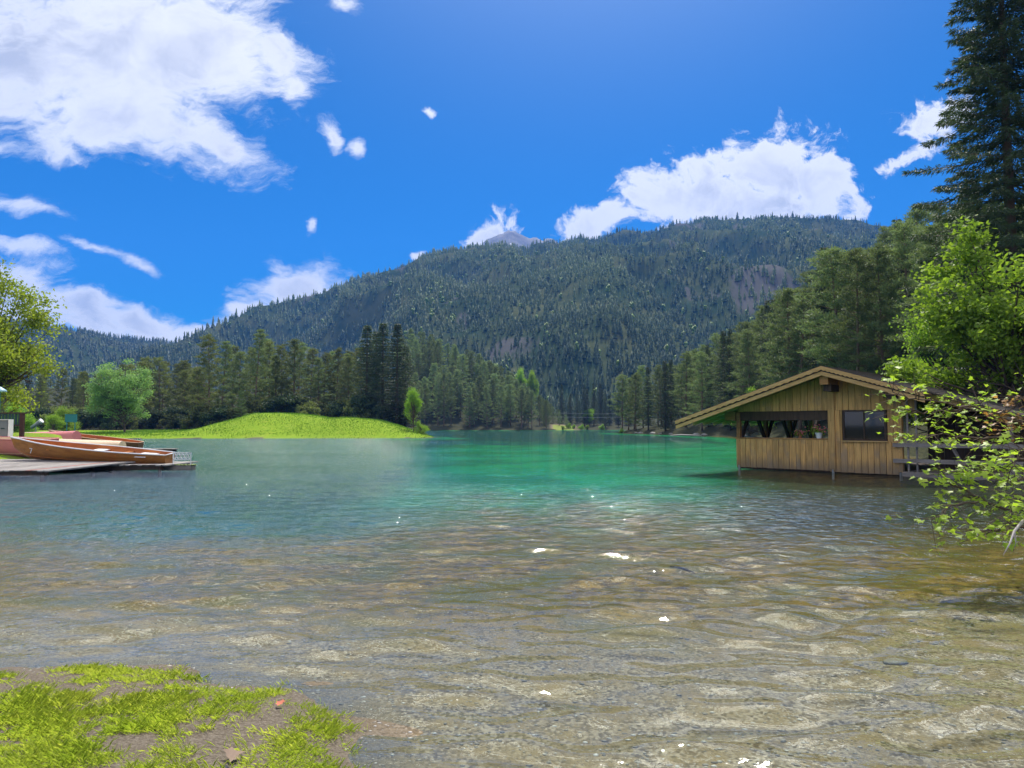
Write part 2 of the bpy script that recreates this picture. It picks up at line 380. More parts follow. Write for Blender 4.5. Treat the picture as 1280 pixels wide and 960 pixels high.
# ------------------------------------------------------------------ lake outline and terrain height
LAKE = np.array([(-.8, 3.6), (-.45, 2.95), (.4, 2.5), (3.2, 2.1), (5.4, 5), (7.6, 9), (10.8, 13.5), (13.6, 18), (14.9, 21.2), (17.5, 26.5), (19, 31), (22.5, 42), (27, 60), (30.5, 90), (32, 105), (29.5, 125), (24.5, 150),
  (23.5, 160), (32, 185), (46, 215), (49, 255), (34, 268), (16, 264), (15, 250), (-5, 246), (-30, 244), (-33, 200), (-26, 150), (-14.5, 112), (-11.2, 101), (-12, 97), (-16, 93.5), (-28, 91), (-45, 90),
  (-60, 87), (-62, 80), (-54, 72), (-44, 60), (-35, 50), (-25, 43.5), (-20, 39), (-19, 35), (-20.5, 31), (-22, 26), (-22, 18), (-16, 10), (-8, 5.7), (-5, 5.05), (-3.4, 4.83), (-2.2, 4.86), (-1.95, 4.55), (-1.3, 4.42), (-.95, 4.05)])
def lake_sd(x, y):
    x = np.asarray(x, float); y = np.asarray(y, float)
    best = np.full(x.shape, 1e18); ins = np.zeros(x.shape, bool); n = len(LAKE)
    for i in range(n):
        ax, ay = LAKE[i]; bx, by = LAKE[(i + 1) % n]; ex, ey = bx - ax, by - ay
        q = np.clip(((x - ax) * ex + (y - ay) * ey) / (ex * ex + ey * ey), 0, 1)
        best = np.minimum(best, (x - ax - q * ex) ** 2 + (y - ay - q * ey) ** 2)
        c = (ay > y) != (by > y)
        with np.errstate(divide='ignore', invalid='ignore'):
            ins ^= c & (x < (bx - ax) * (y - ay) / (by - ay if by != ay else 1e-9) + ax)
    return np.where(ins, 1, -1) * np.sqrt(best)
def height(x, y):
    x = np.asarray(x, float); y = np.asarray(y, float)
    d = lake_sd(x, y) + (fbm(x * .8, y * .8, 3) - .5) * np.clip(np.hypot(x, y) * .03, .12, 1.5)
    nearw = np.exp(-(np.hypot(x, y) / 16) ** 2)
    bedz = -np.minimum(.055 * d, .16 + .010 * d); bedz = np.maximum(bedz, -.42)
    bedz = bedz + (fbm(x * .7, y * .7, 3) - .5) * .05 * np.clip(d, 0, 1.5)
    e = np.maximum(-d, 0)
    nr = np.hypot(x, y) < 12
    land = np.where(nr, .07 * (1 - np.exp(-e / .25)) + .05 * np.minimum(e, 6), .40 * (1 - np.exp(-e / .9)) + .012 * np.minimum(e, 60))
    land = land + (fbm(x * .3, y * .3, 4) - .45) * .25 * np.clip(e / 4, 0, 1)
    # grassy mound
    prof = np.interp(x, [-60, -50, -45, -41, -37, -33.5, -30, -26.5, -23, -20, -16.5, -14, -11.5], [0, .1, .45, 1.7, 2.75, 2.8, 2.5, 2.05, 2.15, 2.0, .95, .35, 0])
    land = land + prof * sst(y, 90.5, 104) * (1 - .6 * sst(y, 110, 128)) * (e > 0)
    # wooded hill left of the far end
    hp = np.interp(x, [-220, -120, -80, -55, -40, -27, -13, 3, 15, 27], [10, 8, 11, 19, 26, 22, 16, 7.5, 2, .2])
    land = land + hp * sst(y, 246, 310) * (e > 0)
    land = land + 7 * sst(x, -60, -130) * sst(y, 130, 220)
    # steep right bank
    rb = np.interp(y, [14, 26, 40, 70, 100, 140, 165, 200], [.06, .2, .42, .42, .36, .22, .12, .05])
    land = land + np.where(x > 6, rb * np.minimum(np.maximum(e - .5, 0), 75), 0)
    # terrace by the dock
    land = land + .75 * sst(e, .5, 3.5) * ((x < -24.5) & (y > 26) & (y < 40))
    return np.where(d > 0, np.minimum(bedz, -.0), np.maximum(land, .004))
def hz(x, y): return float(height(np.array([x]), np.array([y]))[0])

def px_poly(pts, z=.08): return np.array([ground_at(a, b, z).xy[:] for a, b in pts])
def in_poly(P, x, y):
    ins = np.zeros(x.shape, bool); n = len(P)
    for i in range(n):
        ax, ay = P[i]; bx, by = P[(i + 1) % n]
        c = (ay > y) != (by > y); ins ^= c & (x < (bx - ax) * (y - ay) / ((by - ay) if by != ay else 1e-9) + ax)
    return ins
TURF = px_poly([(-180, 860), (0, 842), (60, 835), (140, 826), (218, 826), (226, 848), (280, 856), (335, 850), (400, 878), (432, 915), (442, 975), (450, 1100), (-400, 1100)])
BARE = px_poly([(196, 884), (240, 862), (292, 872), (352, 866), (366, 884), (340, 900), (330, 912), (372, 905), (360, 925), (330, 945), (300, 985), (235, 985), (250, 940), (292, 915), (300, 890), (260, 880)])
BARE2 = px_poly([(-60, 850), (0, 846), (70, 838), (95, 850), (50, 868), (0, 895), (-60, 900)])

ang = np.concatenate([np.linspace(-180, -58, 50)[:-1], np.linspace(-58, 58, 300), np.linspace(58, 180, 50)[1:]])
rad = np.concatenate([[.35], np.geomspace(.8, 3400, 330)])
A, Q = np.meshgrid(np.radians(ang), rad); gx = np.sin(A) * Q; gy = np.cos(A) * Q
gz = height(gx, gy); na, nr_ = len(ang), len(rad)
gz = np.where(Q > 450, np.minimum(gz, 12), gz)
i0 = np.arange((nr_ - 1) * na).reshape(nr_ - 1, na)[:, :-1].ravel()
fc = np.stack([i0, i0 + 1, i0 + 1 + na, i0 + na], 1)
dd = lake_sd(gx, gy)
dn = np.maximum(gy - 3, 0)
depth = np.minimum(.055 * dn + .0062 * dn * dn, .05 + .55 * np.maximum(dd, 0)); depth = np.where(dd > 0, np.minimum(depth, 4.0), 0)
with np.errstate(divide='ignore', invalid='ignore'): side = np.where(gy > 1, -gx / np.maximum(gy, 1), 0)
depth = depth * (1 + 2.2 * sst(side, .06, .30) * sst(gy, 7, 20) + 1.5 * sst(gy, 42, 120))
lawn = ((gx < -9) & (gy > 60) & (gy < 125) & (dd < 1.2)).astype(float) * (1 - .9 * sst(gy, 112, 124))
lawn = np.maximum(lawn, ((gx > 14) & (gx < 24) & (gy > 255) & (gy < 280)) * .5)
lawn = np.maximum(lawn, ((gx < -17) & (gy > 24) & (gy <= 60)) * .55)
tf = in_poly(TURF, gx, gy)
lawn = np.where(tf, .42, lawn)
soil = np.where(tf, .6, 0.) * 1.0
soil = np.maximum(soil, (1 - sst(np.hypot(gx, gy), 6.5, 11)) * (dd < .35) * .85)
lawn = np.where(tf, 0, lawn)
forest = np.where(lawn < .1, sst(Q + 3 * (fbm(gx * .6, gy * .6, 3) - .5), 7.5, 12), 0.)
forest = np.where((gx < -12) & (gy < 60) & (gx > -26), .1, forest)
g = link('ground', np_mesh('ground', np.stack([gx, gy, gz], -1), fc, None, True, {'lawn': lawn.ravel(), 'soil': soil.ravel(), 'forest': forest.ravel(), 'depth': np.minimum(depth, 12).ravel(), 'dark_reflection': (sst(-side, .2, .40) * sst(gy, 8.5, 14) * (1 - sst(gy, 26, 36))).ravel(), 'deepside': (sst(side, .0, .28) * sst(gy, 6, 16)).ravel()}), M['ground'])
tag(g, kind='structure')
wang = np.radians(np.concatenate([[-179.9], np.linspace(-170, -54, 30), np.linspace(-52, 52, 640), np.linspace(54, 170, 30), [179.9]])); wrad = np.concatenate([np.geomspace(1.2, 40, 560), np.geomspace(41, 320, 60)])
A, Q = np.meshgrid(wang, wrad); wx = np.sin(A) * Q; wy = np.cos(A) * Q
rs = np.random.RandomState(14); wz = np.zeros_like(wx)
ux = wx + .35 * (fbm(wx * .9, wy * .9, 2) - .5); uy = wy + .35 * (fbm(wx * .9 + 31, wy * .9, 2) - .5)
for k in range(30):
    lam = math.exp(rs.uniform(math.log(.25), math.log(.95))); th = R(-90) + rs.normal(0, R(25)); kk = 2 * math.pi / lam
    wz += lam * .0115 * rs.uniform(.6, 1.3) * np.sin(kk * (ux * math.cos(th) + uy * math.sin(th)) + rs.uniform(0, 6.28)) / math.sqrt(15)
wz *= (.55 + .9 * fbm(wx * .35 + 3, wy * .35, 3)) * 2.25 * (1 - .85 * sst(Q, 6, 20)) * (1 - sst(Q, 16, 34)) * np.clip(lake_sd(wx, wy) * 1.2 + .25, .1, 1)
inlake = (wx > -75) & (wx < 65) & (wy < 292) & (wy > 1.0)
na2 = len(wang); i0 = np.arange((len(wrad) - 1) * na2).reshape(len(wrad) - 1, na2)[:, :-1]; ok = inlake[:-1, :-1] & inlake[1:, 1:] & inlake[1:, :-1] & inlake[:-1, 1:]
i0 = i0[ok]; fcw = np.stack([i0, i0 + 1, i0 + 1 + na2, i0 + na2], 1)
used = np.unique(fcw); remap = np.zeros(wx.size, int); remap[used] = np.arange(len(used))
tag(link('water', np_mesh('water', np.stack([wx, wy, wz], -1).reshape(-1, 3)[used], remap[fcw], None, True), M['water']), kind='structure')

# ------------------------------------------------------------------ mountains
m, t, out = mat('mountain_ground'); M['mtn'] = m
pos = t.new('ShaderNodeNewGeometry').outputs['Position']
n1 = t.noise(pos, .02, 7, .65); n2 = t.noise(t.mapping(pos, scale=(1, .25, .25)), .08, 6, .7)
c = t.mix(t.step(n1, .4, .65), (.030, .048, .024), (.075, .085, .040))
c = t.mix(t.step(t.math('ADD', t.attr('rock'), t.math('MULTIPLY', t.math('SUBTRACT', n2, .5), 1.9)), .4, .75), c, (.085, .084, .078))
p = t.new('ShaderNodeBsdfPrincipled'); t.l.new(c, p.inputs['Base Color']); p.inputs['Roughness'].default_value = 1; p.inputs['Specular IOR Level'].default_value = 0
t.l.new(p.outputs[0], out.inputs[0])
m, t, out = mat('rock_and_snow'); M['peak'] = m
pos = t.new('ShaderNodeNewGeometry').outputs['Position']
n1 = t.noise(pos, .012, 8, .7); n2 = t.noise(t.mapping(pos, rot=(0, R(30), 0), scale=(1, .3, .35)), .02, 6, .65)
c = t.mix(t.step(n1, .35, .65), (.10, .10, .11), (.22, .21, .21)); c = t.mix(t.step(n2, .63, .68), c, (.8, .82, .85))
p = t.new('ShaderNodeBsdfPrincipled'); t.l.new(c, p.inputs['Base Color']); p.inputs['Roughness'].default_value = 1; t.l.new(p.outputs[0], out.inputs[0])

def massif(px_range, crest, dist, base, nA, nT, amp, seed, back=.2, zb=2., pw=1.1):
    px = np.linspace(*px_range, nA); cy = np.interp(px, *zip(*crest)); Dc = np.interp(px, *zip(*dist)); Db = np.interp(px, *zip(*base))
    tt = np.linspace(0, 1 + back, nT)
    P, T = np.meshgrid(px, tt); CY, _ = np.meshgrid(cy, tt); DC, _ = np.meshgrid(Dc, tt); DB, _ = np.meshgrid(Db, tt)
    th = (P - 640) / FOC; yy = DB + (DC - DB) * T; xx = th * yy
    zc = EYE + (532 - CY) / FOC * DC
    rise = np.where(T <= 1, np.clip(T, 0, 1) ** pw, 1 - (T - 1) * 1.6)
    zz = zb + (zc - zb) * rise
    env = np.sin(np.pi * np.clip(T, 0, 1)) ** .7 * (T < 1) * (1 - sst(T, .72, .98))
    s = 1 / 230.
    rid = 1 - np.abs(2 * fbm(xx * s + seed, yy * s * .55 + seed, 4) - 1)
    zz = zz + env * amp * (rid - .72) * 1.9 + env * 14 * (fbm(xx / 45, yy / 45, 3) - .5)
    return np.stack([xx, yy, zz], -1), T, rid
def grid_faces(nT, nA):
    i0 = np.arange((nT - 1) * nA).reshape(nT - 1, nA)[:, :-1].ravel(); return np.stack([i0, i0 + 1, i0 + 1 + nA, i0 + nA], 1)
def far_tree(seed, broad=False):
    rs = random.Random(seed); v = []; f = []
    if broad:
        for k in range(9):
            a = rs.uniform(0, 6.28); c = (math.cos(a) * rs.uniform(0, .17), math.sin(a) * rs.uniform(0, .17), rs.uniform(.3, .85)); r = rs.uniform(.12, .2)
            b = len(v); v += [(c[0] + r * x, c[1] + r * y, c[2] + r * z * 1.15) for x, y, z in [(1, 0, 0), (-1, 0, 0), (0, 1, 0), (0, -1, 0), (0, 0, 1), (0, 0, -1)]]
            f += [(b + i, b + j, b + k2) for i, j, k2 in ((0, 2, 4), (2, 1, 4), (1, 3, 4), (3, 0, 4), (2, 0, 5), (1, 2, 5), (3, 1, 5), (0, 3, 5))]
        return np.array(v), np.array(f)
    L = 6; wid = rs.uniform(.13, .2)
    for k in range(L):
        z0 = .06 + .94 * k / L * .97; z1 = min(1, z0 + .34); r = wid * (1 - .93 * k / L) ** .9
        n = 7; b = len(v); off = rs.uniform(0, 6)
        v.append((rs.uniform(-.01, .01), rs.uniform(-.01, .01), z1))
        for i in range(n):
            rr = r * rs.uniform(.55, 1.25); a = off + 6.283 * i / n; v.append((math.cos(a) * rr, math.sin(a) * rr, z0 + rs.uniform(-.03, .05)))
        f += [(b, b + 1 + i, b + 1 + (i + 1) % n) for i in range(n)]
    return np.array(v), np.array(f)
FT = [far_tree(i) for i in range(7)]; FB = [far_tree(50 + i, True) for i in range(3)]
def forest_stuff(name, pts, hts, tone, protos, pick, m, label, cat):
    VV = []; FF = []; RR = []; b = 0; rs = np.random.RandomState(5)
    for k, (pv, pf) in enumerate(protos):
        idx = np.where(pick == k)[0]
        if not len(idx): continue
        a = rs.rand(len(idx)) * 6.28; ca, sa = np.cos(a)[:, None], np.sin(a)[:, None]; h_ = hts[idx][:, None]; wv = h_ * rs.uniform(.8, 1.2, (len(idx), 1))
        X_ = (pv[None, :, 0] * ca - pv[None, :, 1] * sa) * wv + pts[idx, 0:1]; Y_ = (pv[None, :, 0] * sa + pv[None, :, 1] * ca) * wv + pts[idx, 1:2]; Z_ = pv[None, :, 2] * h_ + pts[idx, 2:3] - .5
        VV.append(np.stack([X_, Y_, Z_], -1).reshape(-1, 3)); n = len(pv)
        FF.append((pf[None] + (np.arange(len(idx)) * n)[:, None, None]).reshape(-1, 3) + b); b += n * len(idx)
        RR.append((tone[idx][:, None] + rs.uniform(-.08, .08, (len(idx), n))).ravel())
    o = link(name, np_mesh(name, np.concatenate(VV), np.concatenate(FF), np.clip(np.concatenate(RR), 0, 1)), m)
    return tag(o, label, cat, kind='stuff')
def scatter_on(V, T, rid, n, seed, rock_thr, h_rng, tmax=1.04):
    rs = np.random.RandomState(seed); nT, nA, _ = V.shape
    w = np.linalg.norm(V[:, :, :2], axis=-1)
    i = rs.rand(n * 3); j = rs.rand(n * 3); fi = i * (nT - 1.001); fj = j * (nA - 1.001); a = fi.astype(int); b = fj.astype(int); fa = (fi - a)[:, None]; fb = (fj - b)[:, None]
    p = (V[a, b] * (1 - fb) + V[a, b + 1] * fb) * (1 - fa) + (V[a + 1, b] * (1 - fb) + V[a + 1, b + 1] * fb) * fa
    tv = T[a, b]; keep = (tv < tmax)
    rk = fbm(p[:, 0] / 60 + 9, p[:, 1] / 160 + 3, 4) + .2 * (.75 - rid[a, b]); keep &= ~((rk > rock_thr) & (rs.rand(len(rk)) < .38) & (tv < .85) & (tv > .1))
    p = p[keep][:n]; rk = rk[keep][:n]; tv = tv[keep][:n]; r = rid[a, b][keep][:n]
    h = rs.uniform(*h_rng, len(p)) * rs.uniform(.8, 1.2, len(p))
    return p, h, tv, r, rs

crest = [(-260, 560), (120, 480), (160, 470), (215, 446), (262, 424), (302, 405), (352, 390), (402, 376), (442, 356), (482, 341), (522, 325), (562, 317), (602, 311), (640, 309), (662, 315), (690, 311), (722, 299), (772, 293), (822, 287), (872, 279), (922, 275), (982, 273), (1032, 276), (1092, 283), (1160, 292), (1300, 330), (1600, 420)]
dist = [(-260, 1200), (200, 1350), (400, 1400), (600, 1600), (900, 1750), (1100, 1650), (1600, 1200)]
base = [(-260, 560), (400, 520), (600, 390), (760, 350), (1000, 330), (1600, 300)]
V, T, rid = massif((-260, 1600), crest, dist, base, 260, 130, 110, 4.2)
rk = fbm(V[..., 0] / 60 + 9, V[..., 1] / 160 + 3, 4) + .2 * (.75 - rid)
tag(link('mountain', np_mesh('mountain', V, grid_faces(130, 260), None, True, {'rock': (np.clip((rk - .57) * 6, 0, 1) * sst(T, .05, .15) * (1 - sst(T, .8, .95))).ravel()}), M['mtn']), kind='structure')
p, h, tv, r, rs = scatter_on(V, T, rid, 46000, 11, .60, (6.5, 11.5))
tone = np.clip(.12 + 1.7 * np.maximum(r - .72, 0) + (fbm(p[:, 0] / 55, p[:, 1] / 55) - .5) * .6 + (fbm(p[:, 0] / 260 + 2, p[:, 1] / 200 + 6, 3) - .5) * 1.9 + rs.uniform(-.1, .2, len(p)), 0, 1)  # ridges painted lighter, broad patches darker, in place of relief light and cloud shadows
br = rs.rand(len(p)) < .025 * (1 - tv) + .10 * (fbm(p[:, 0] / 90 + 4, p[:, 1] / 120) > .60)
pick = rs.randint(0, 7, len(p)); 
forest_stuff('mountain_forest', p[~br], h[~br], tone[~br], FT, pick[~br], M['far'], 'dense dark conifer forest covering the mountain behind the lake', 'forest')
M['farb'] = leaf('far_fresh_leaves', (.12, .20, .05), (.24, .32, .07), .4, 0)
forest_stuff('mountain_birches', p[br], h[br] * .8, rs.rand(br.sum()), FB, pick[br] % 3, M['farb'], 'scattered pale green leafy trees dotting the dark mountain forest', 'leafy trees')
# far left hill
V, T, rid = massif((-420, 420), [(-420, 380), (-100, 385), (40, 404), (60, 408), (100, 415), (150, 422), (200, 426), (232, 434), (300, 452), (420, 500)], [(-420, 1300), (420, 1300)], [(-420, 500), (420, 600)], 120, 50, 60, 9.1)
tag(link('hill', np_mesh('hill', V, grid_faces(50, 120), None, True, {'rock': np.zeros(T.size)}), M['mtn']), kind='structure')
p, h, tv, r, rs = scatter_on(V, T, rid, 14000, 21, .9, (7, 11))
forest_stuff('hill_forest', p, h, np.clip(.1 + rs.uniform(0, .3, len(p)), 0, 1), FT, rs.randint(0, 7, len(p)), M['far'], 'dark blue-green forest on the far hill at the left', 'forest')
# rocky summit behind
V, T, rid = massif((520, 800), [(520, 380), (560, 345), (590, 310), (604, 300), (622, 290), (636, 284), (645, 287), (658, 292), (668, 295), (680, 295), (690, 293), (700, 300), (740, 330), (800, 370)], [(520, 2700), (800, 2700)], [(520, 1900), (800, 1900)], 140, 50, 70, 2.7, .25, 200., 1.3)
V[..., 2] += (fbm(V[..., 0] / 30, V[..., 1] / 30, 4) - .5) * 22
tag(link('mountain_peak', np_mesh('mountain_peak', V, grid_faces(50, 140), None, False), M['peak']), kind='structure')

# haze over the valley
m, t, out = mat('haze'); pv = t.new('ShaderNodeVolumePrincipled'); t.l.new(pv.outputs[0], out.inputs['Volume'])
HAZE_D = .00018
pv.inputs['Color'].default_value = (.07, .32, 1, 1); pv.inputs['Density'].default_value = HAZE_D; pv.inputs['Anisotropy'].default_value = 0.0
hb = MB(); hb.box((-3500, -3500, -9), (3500, 3500, 900))
tag(hb.build('haze', m), kind='stuff')['label'] = 'thin blue haze in the valley air'

# ------------------------------------------------------------------ trees
def blades(P, D, L, Wd, rs, rnd=None):
    n = len(P); D = D / np.linalg.norm(D, axis=1, keepdims=True)
    s = np.cross(D, rs.normal(size=(n, 3))); s /= np.linalg.norm(s, axis=1, keepdims=True) + 1e-9
    L = np.broadcast_to(L, (n,))[:, None]; Wd = np.broadcast_to(Wd, (n,))[:, None]
    v = np.stack([P - s * Wd * .5, P + D * L * .45 - s * Wd * .6, P + D * L, P + D * L * .45 + s * Wd * .6], 1).reshape(-1, 3)
    f = np.arange(n * 4).reshape(n, 4); r = rs.rand(n) if rnd is None else rnd
    return v, f, np.repeat(r, 4)
def pine_proto(name, seed, h=16., low=.15, full=1.0, m='pine', bm_='pinebark', dens=1.0):
    rs = np.random.RandomState(seed); tb = MB(); bend = rs.uniform(-.5, .5, 2)
    tp = lambda q: np.array([bend[0] * q * q, bend[1] * q * q, h * q])
    tb.tube([tp(q) for q in (0, .1, .3, .55, .8, 1)], [h * .014, h * .0115, h * .010, h * .007, h * .004, .01], 7)
    Ps = []; Ds = []; Rn = []
    nb = int(58 * full)
    for k in range(nb):
        q = low + (1 - low) * (k / nb) ** .85; base_ = tp(q); a = k * 2.4 + rs.uniform(-.5, .5)
        s = (q - low) / (1 - low); ln = h * (.19 * (1 - s) ** .65 * (.55 + .6 * min(1, s * 4)) + .02) * rs.uniform(.55, 1.2)
        up = rs.uniform(-.1, .25) + .5 * s; d = np.array([math.cos(a), math.sin(a), up])
        pts = [base_, base_ + d * ln * .5 + [0, 0, -.02 * ln], base_ + d * ln + [0, 0, .08 * ln]]
        tb.tube(pts, [.05 * (1 - s) + .015, .03 * (1 - s) + .01, .008], 4, cap=False)
        nt = max(3, int(ln * 2.4))
        for j in range(nt):
            w = .3 + .7 * (j + .5) / nt; c = base_ + d * ln * w + [0, 0, .08 * ln * w] + rs.normal(0, .13 + .05 * ln, 3) * [1, 1, .45]
            n = int(46 * dens); dr = rs.normal(size=(n, 3)); dr[:, 2] = np.abs(dr[:, 2]) * .8 + .05; dr += d * .5
            Ps.append(c + rs.normal(0, .16, (n, 3)) * [1.3, 1.3, .55]); Ds.append(dr); Rn.append(np.clip(rs.rand() * .5 + rs.rand(n) * .5, 0, 1))
    v, f, r = blades(np.concatenate(Ps), np.concatenate(Ds), rs.uniform(.26, .46, sum(map(len, Ps))), .055, rs, np.concatenate(Rn))
    return (tb.mesh(name + '_trunk', True), np_mesh(name + '_crown', v, f, r), M[bm_], M[m], h)
def spruce_proto(name, seed, h=18., low=.06, wid=.15, m='spruce', step=.42, per=44, L=.36, wb=.06, droop=.35, cut=1.0):
    rs = np.random.RandomState(seed); tb = MB()
    tb.tube([(0, 0, 0), (0, 0, h * .1), (0, 0, h * .5), (0, 0, h)], [h * .014, h * .011, h * .007, .012], 8)
    Ps = []; Ds = []; Ls = []; Rn = []; z = h * low
    while z < h * .985:
        s = (z / h - low) / (1 - low); nb = 7 if s < .8 else 5; a0 = rs.uniform(0, 6.28)
        for k in range(nb):
            a = a0 + 6.283 * k / nb + rs.uniform(-.3, .3); ln = h * wid * ((1 - s) ** .8 * (.72 + .28 * min(1, s * 5))) * rs.uniform(.6, 1.2) + .15
            hd = np.array([math.cos(a), math.sin(a), 0]); sd = np.array([-hd[1], hd[0], 0])
            dr_ = droop * (1 - s) - .35 * s
            curve = lambda w: np.array([0, 0, z + rs.uniform(-.0, .0)]) + hd * ln * w + np.array([0, 0, -dr_ * ln * (w - .45 * w * w * w)])
            tb.tube([curve(0), curve(.5), curve(1)], [.035 * (1 - s) + .012, .02, .006], 4, cap=False)
            n = int(per * (.35 + ln / (h * wid))); w = rs.rand(n) ** .75
            pp = np.stack([curve(q) for q in w]); side = rs.uniform(-1, 1, n)[:, None]
            pp += sd * side * (ln * .20 * (1 - w[:, None]) + .06) + rs.normal(0, .04, (n, 3))
            dv = hd * rs.uniform(.2, 1, (n, 1)) + sd * side * 1.2 + np.array([0, 0, 1]) * rs.uniform(-1.0, .25, (n, 1))
            Ps.append(pp); Ds.append(dv); Ls.append(rs.uniform(.6, 1.1, n) * L); Rn.append(np.clip(rs.rand() * .45 + .55 * rs.rand(n), 0, 1))
        z += step * rs.uniform(.7, 1.3) * (1 if s < .85 else .7)
    v, f, r = blades(np.concatenate(Ps), np.concatenate(Ds), np.concatenate(Ls), wb, rs, np.concatenate(Rn))
    return (tb.mesh(name + '_trunk', True), np_mesh(name + '_crown', v, f, r), M['bark'], M[m], h)
def leafy_proto(name, seed, h=9., spread=.36, m='broad', nleaf=14000, ls=.17, low=.22, clump=.05, trunk_r=.016, shape=1.0):
    rs = np.random.RandomState(seed); tb = MB(); tips = []
    def limb(p, d, ln, r, dep):
        d = d / np.linalg.norm(d); mid = p + d * ln * .5 + rs.normal(0, ln * .05, 3); e = p + d * ln + rs.normal(0, ln * .06, 3)
        tb.tube([p, mid, e], [r, r * .8, r * .6], 6 if dep < 2 else 4, cap=False)
        if dep >= 2: tips.append(mid)
        if dep == 4: tips.append(e); return
        for k in range(3 if dep else 6):
            nd = d * .75 + rs.normal(0, .62, 3) * [1, 1, .7] + np.array([0, 0, .18]); limb(e if k < 2 else mid, nd, ln * rs.uniform(.58, .8), r * .58, dep + 1)
    limb(np.zeros(3), np.array([rs.uniform(-.05, .05), rs.uniform(-.05, .05), 1]), h * low, h * trunk_r, 0)
    T_ = np.array(tips); z = T_[:, 2]; T_[:, :2] *= (spread * h) / (np.percentile(np.hypot(T_[:, 0], T_[:, 1]), 92) + 1e-6)
    T_[:, 2] = h * low * .9 + (z - z.min()) / (z.max() - z.min()) * (h * (1 - low * .9) - .3)
    q = (T_[:, 2] / h - low * .8) / (1 - low * .8); lim = spread * h * np.sqrt(np.clip(1 - (2 * np.clip(q, 0, 1) ** shape - .85) ** 2 / 1.4, .05, 1)); rr = np.hypot(T_[:, 0], T_[:, 1])
    T_[:, :2] *= np.minimum(1, lim / (rr + 1e-6))[:, None]
    for e in T_[::3]: tb.tube([(0, 0, min(e[2] * .6, h * .6)), (e * .6 + np.array([0, 0, e[2] * .2])), e], [.05 * h / 9, .03 * h / 9, .008], 4, cap=False)
    cr = rs.rand(len(T_)) ** 2.5 + .02; c = T_[rs.choice(len(T_), nleaf, p=cr / cr.sum())]; P = c + rs.normal(0, clump * h, (nleaf, 3)) * [1, 1, .5]
    D = rs.normal(size=(nleaf, 3)) + np.array([0, 0, -.2])
    v, f, r = blades(P, D, rs.uniform(.7, 1.3, nleaf) * ls, ls * .62, rs)
    tm = tb.mesh(name + '_trunk', True); return (tm, np_mesh(name + '_crown', v, f, r), M['bark'], M[m], h)
PINES = [pine_proto('pine_a', 1), pine_proto('pine_b', 2, low=.08), pine_proto('pine_c', 3, low=.26), pine_proto('pine_d', 4, low=.06, full=1.15), pine_proto('pine_e', 5, low=.2)]
OLIVES = [pine_proto('olive_a', 31, m='olive', low=.1), pine_proto('olive_b', 32, m='olive', low=.05, full=1.1), pine_proto('olive_c', 33, m='olive', low=.18)]
SPRUCES = [spruce_proto('spruce_a', 11), spruce_proto('spruce_b', 12, wid=.17), spruce_proto('spruce_c', 13, wid=.13, low=.1)]
BROADS = [leafy_proto('broad_a', 21), leafy_proto('broad_b', 22, spread=.4)]
def tree(name, proto, x, y, h, label, cat, group=None, z=None, rz=None, tilt=0):
    o = empty(name, (x, y, hz(x, y) - .08 if z is None else z), random.uniform(0, 6.28) if rz is None else rz)
    s = h / proto[4]; w = s * random.uniform(.88, 1.15); o.scale = (w, w, s)
    if tilt: o.rotation_euler = (random.uniform(-tilt, tilt), random.uniform(-tilt, tilt), o.rotation_euler.z)
    tag(o, label, cat, group); link('trunk', proto[0], proto[2], o); link('crown', proto[1], proto[3], o); return o
def line(px, Y): return ((px - 640) / FOC * Y, Y)
# right bank
placed = []
def free(x, y, d):
    for a, b in placed:
        if (a - x) ** 2 + (b - y) ** 2 < d * d: return False
    placed.append((x, y)); return True
BH = Vector((8.46, 27.2))
rr = random.Random(5); cnt = 0; tries = 0
while cnt < 118 and tries < 9000:
    tries += 1
    y = rr.uniform(33, 172); e = rr.random() ** 1.3 * 34 + 1.2
    sx = np.interp(y, [31, 42, 60, 90, 105, 125, 150, 160, 172], [19, 22.5, 27, 30.5, 32, 29.5, 24.5, 23.5, 27]); x = sx + e
    px = 640 + FOC * x / y
    if px > 1330 or (y < 48 and px < 1130): continue
    lim = 40 if y < 60 else 34
    if not free(x, y, 2.2 + y * .008): continue
    top = np.interp(px, [760, 775, 850, 920, 1000, 1080, 1130, 1200, 1330], [490, 468, 446, 405, 352, 300, 268, 250, 240])
    hmax = EYE + (532 - top) / FOC * y - hz(x, y)
    hgt = min(rr.uniform(15, 24), hmax * rr.uniform(.86, 1.03))
    if hgt < 6: placed.pop(); continue
    cnt += 1
    if rr.random() < .74: tree('pine_tree', rr.choice(PINES), x, y, hgt, 'grey-green pine in the wood on the steep right bank', 'pine tree', 'pines on the right bank', tilt=.04)
    else: tree('spruce_tree', rr.choice(SPRUCES), x, y, hgt, 'dark green spruce in the wood on the steep right bank', 'spruce tree', 'spruces on the right bank')
for px, Y, top, pr, lab in [(1035, 78, 303, 0, 'pointed dark spruce standing above the pines left of the roof ridge'), (1128, 66, 266, 1, 'broad dark spruce rising tallest behind the boathouse right side'), (962, 104, 372, 2, 'narrow dark spruce poking out of the right bank pines'), (990, 96, 360, 0, 'slim dark spruce beside the pines above the roof left slope')]:
    x, y = line(px, Y); tree('spruce_tree', SPRUCES[pr], x, y, EYE + (532 - top) / FOC * Y - hz(x, y), lab, 'spruce tree')
x, y = line(776, 158); tree('pine_tree', PINES[2], x + .6, y + 2, 12.4, 'lone pine at the tip of the right shore', 'pine tree')
x, y = line(1060, 66); tree('pine_tree', PINES[0], x, y, 16, 'pale trunked pine right behind the boathouse ridge', 'pine tree')
x, y = line(1105, 58); tree('pine_tree', PINES[4], x, y, 14.5, 'wide spreading pine behind the boathouse right slope', 'pine tree')
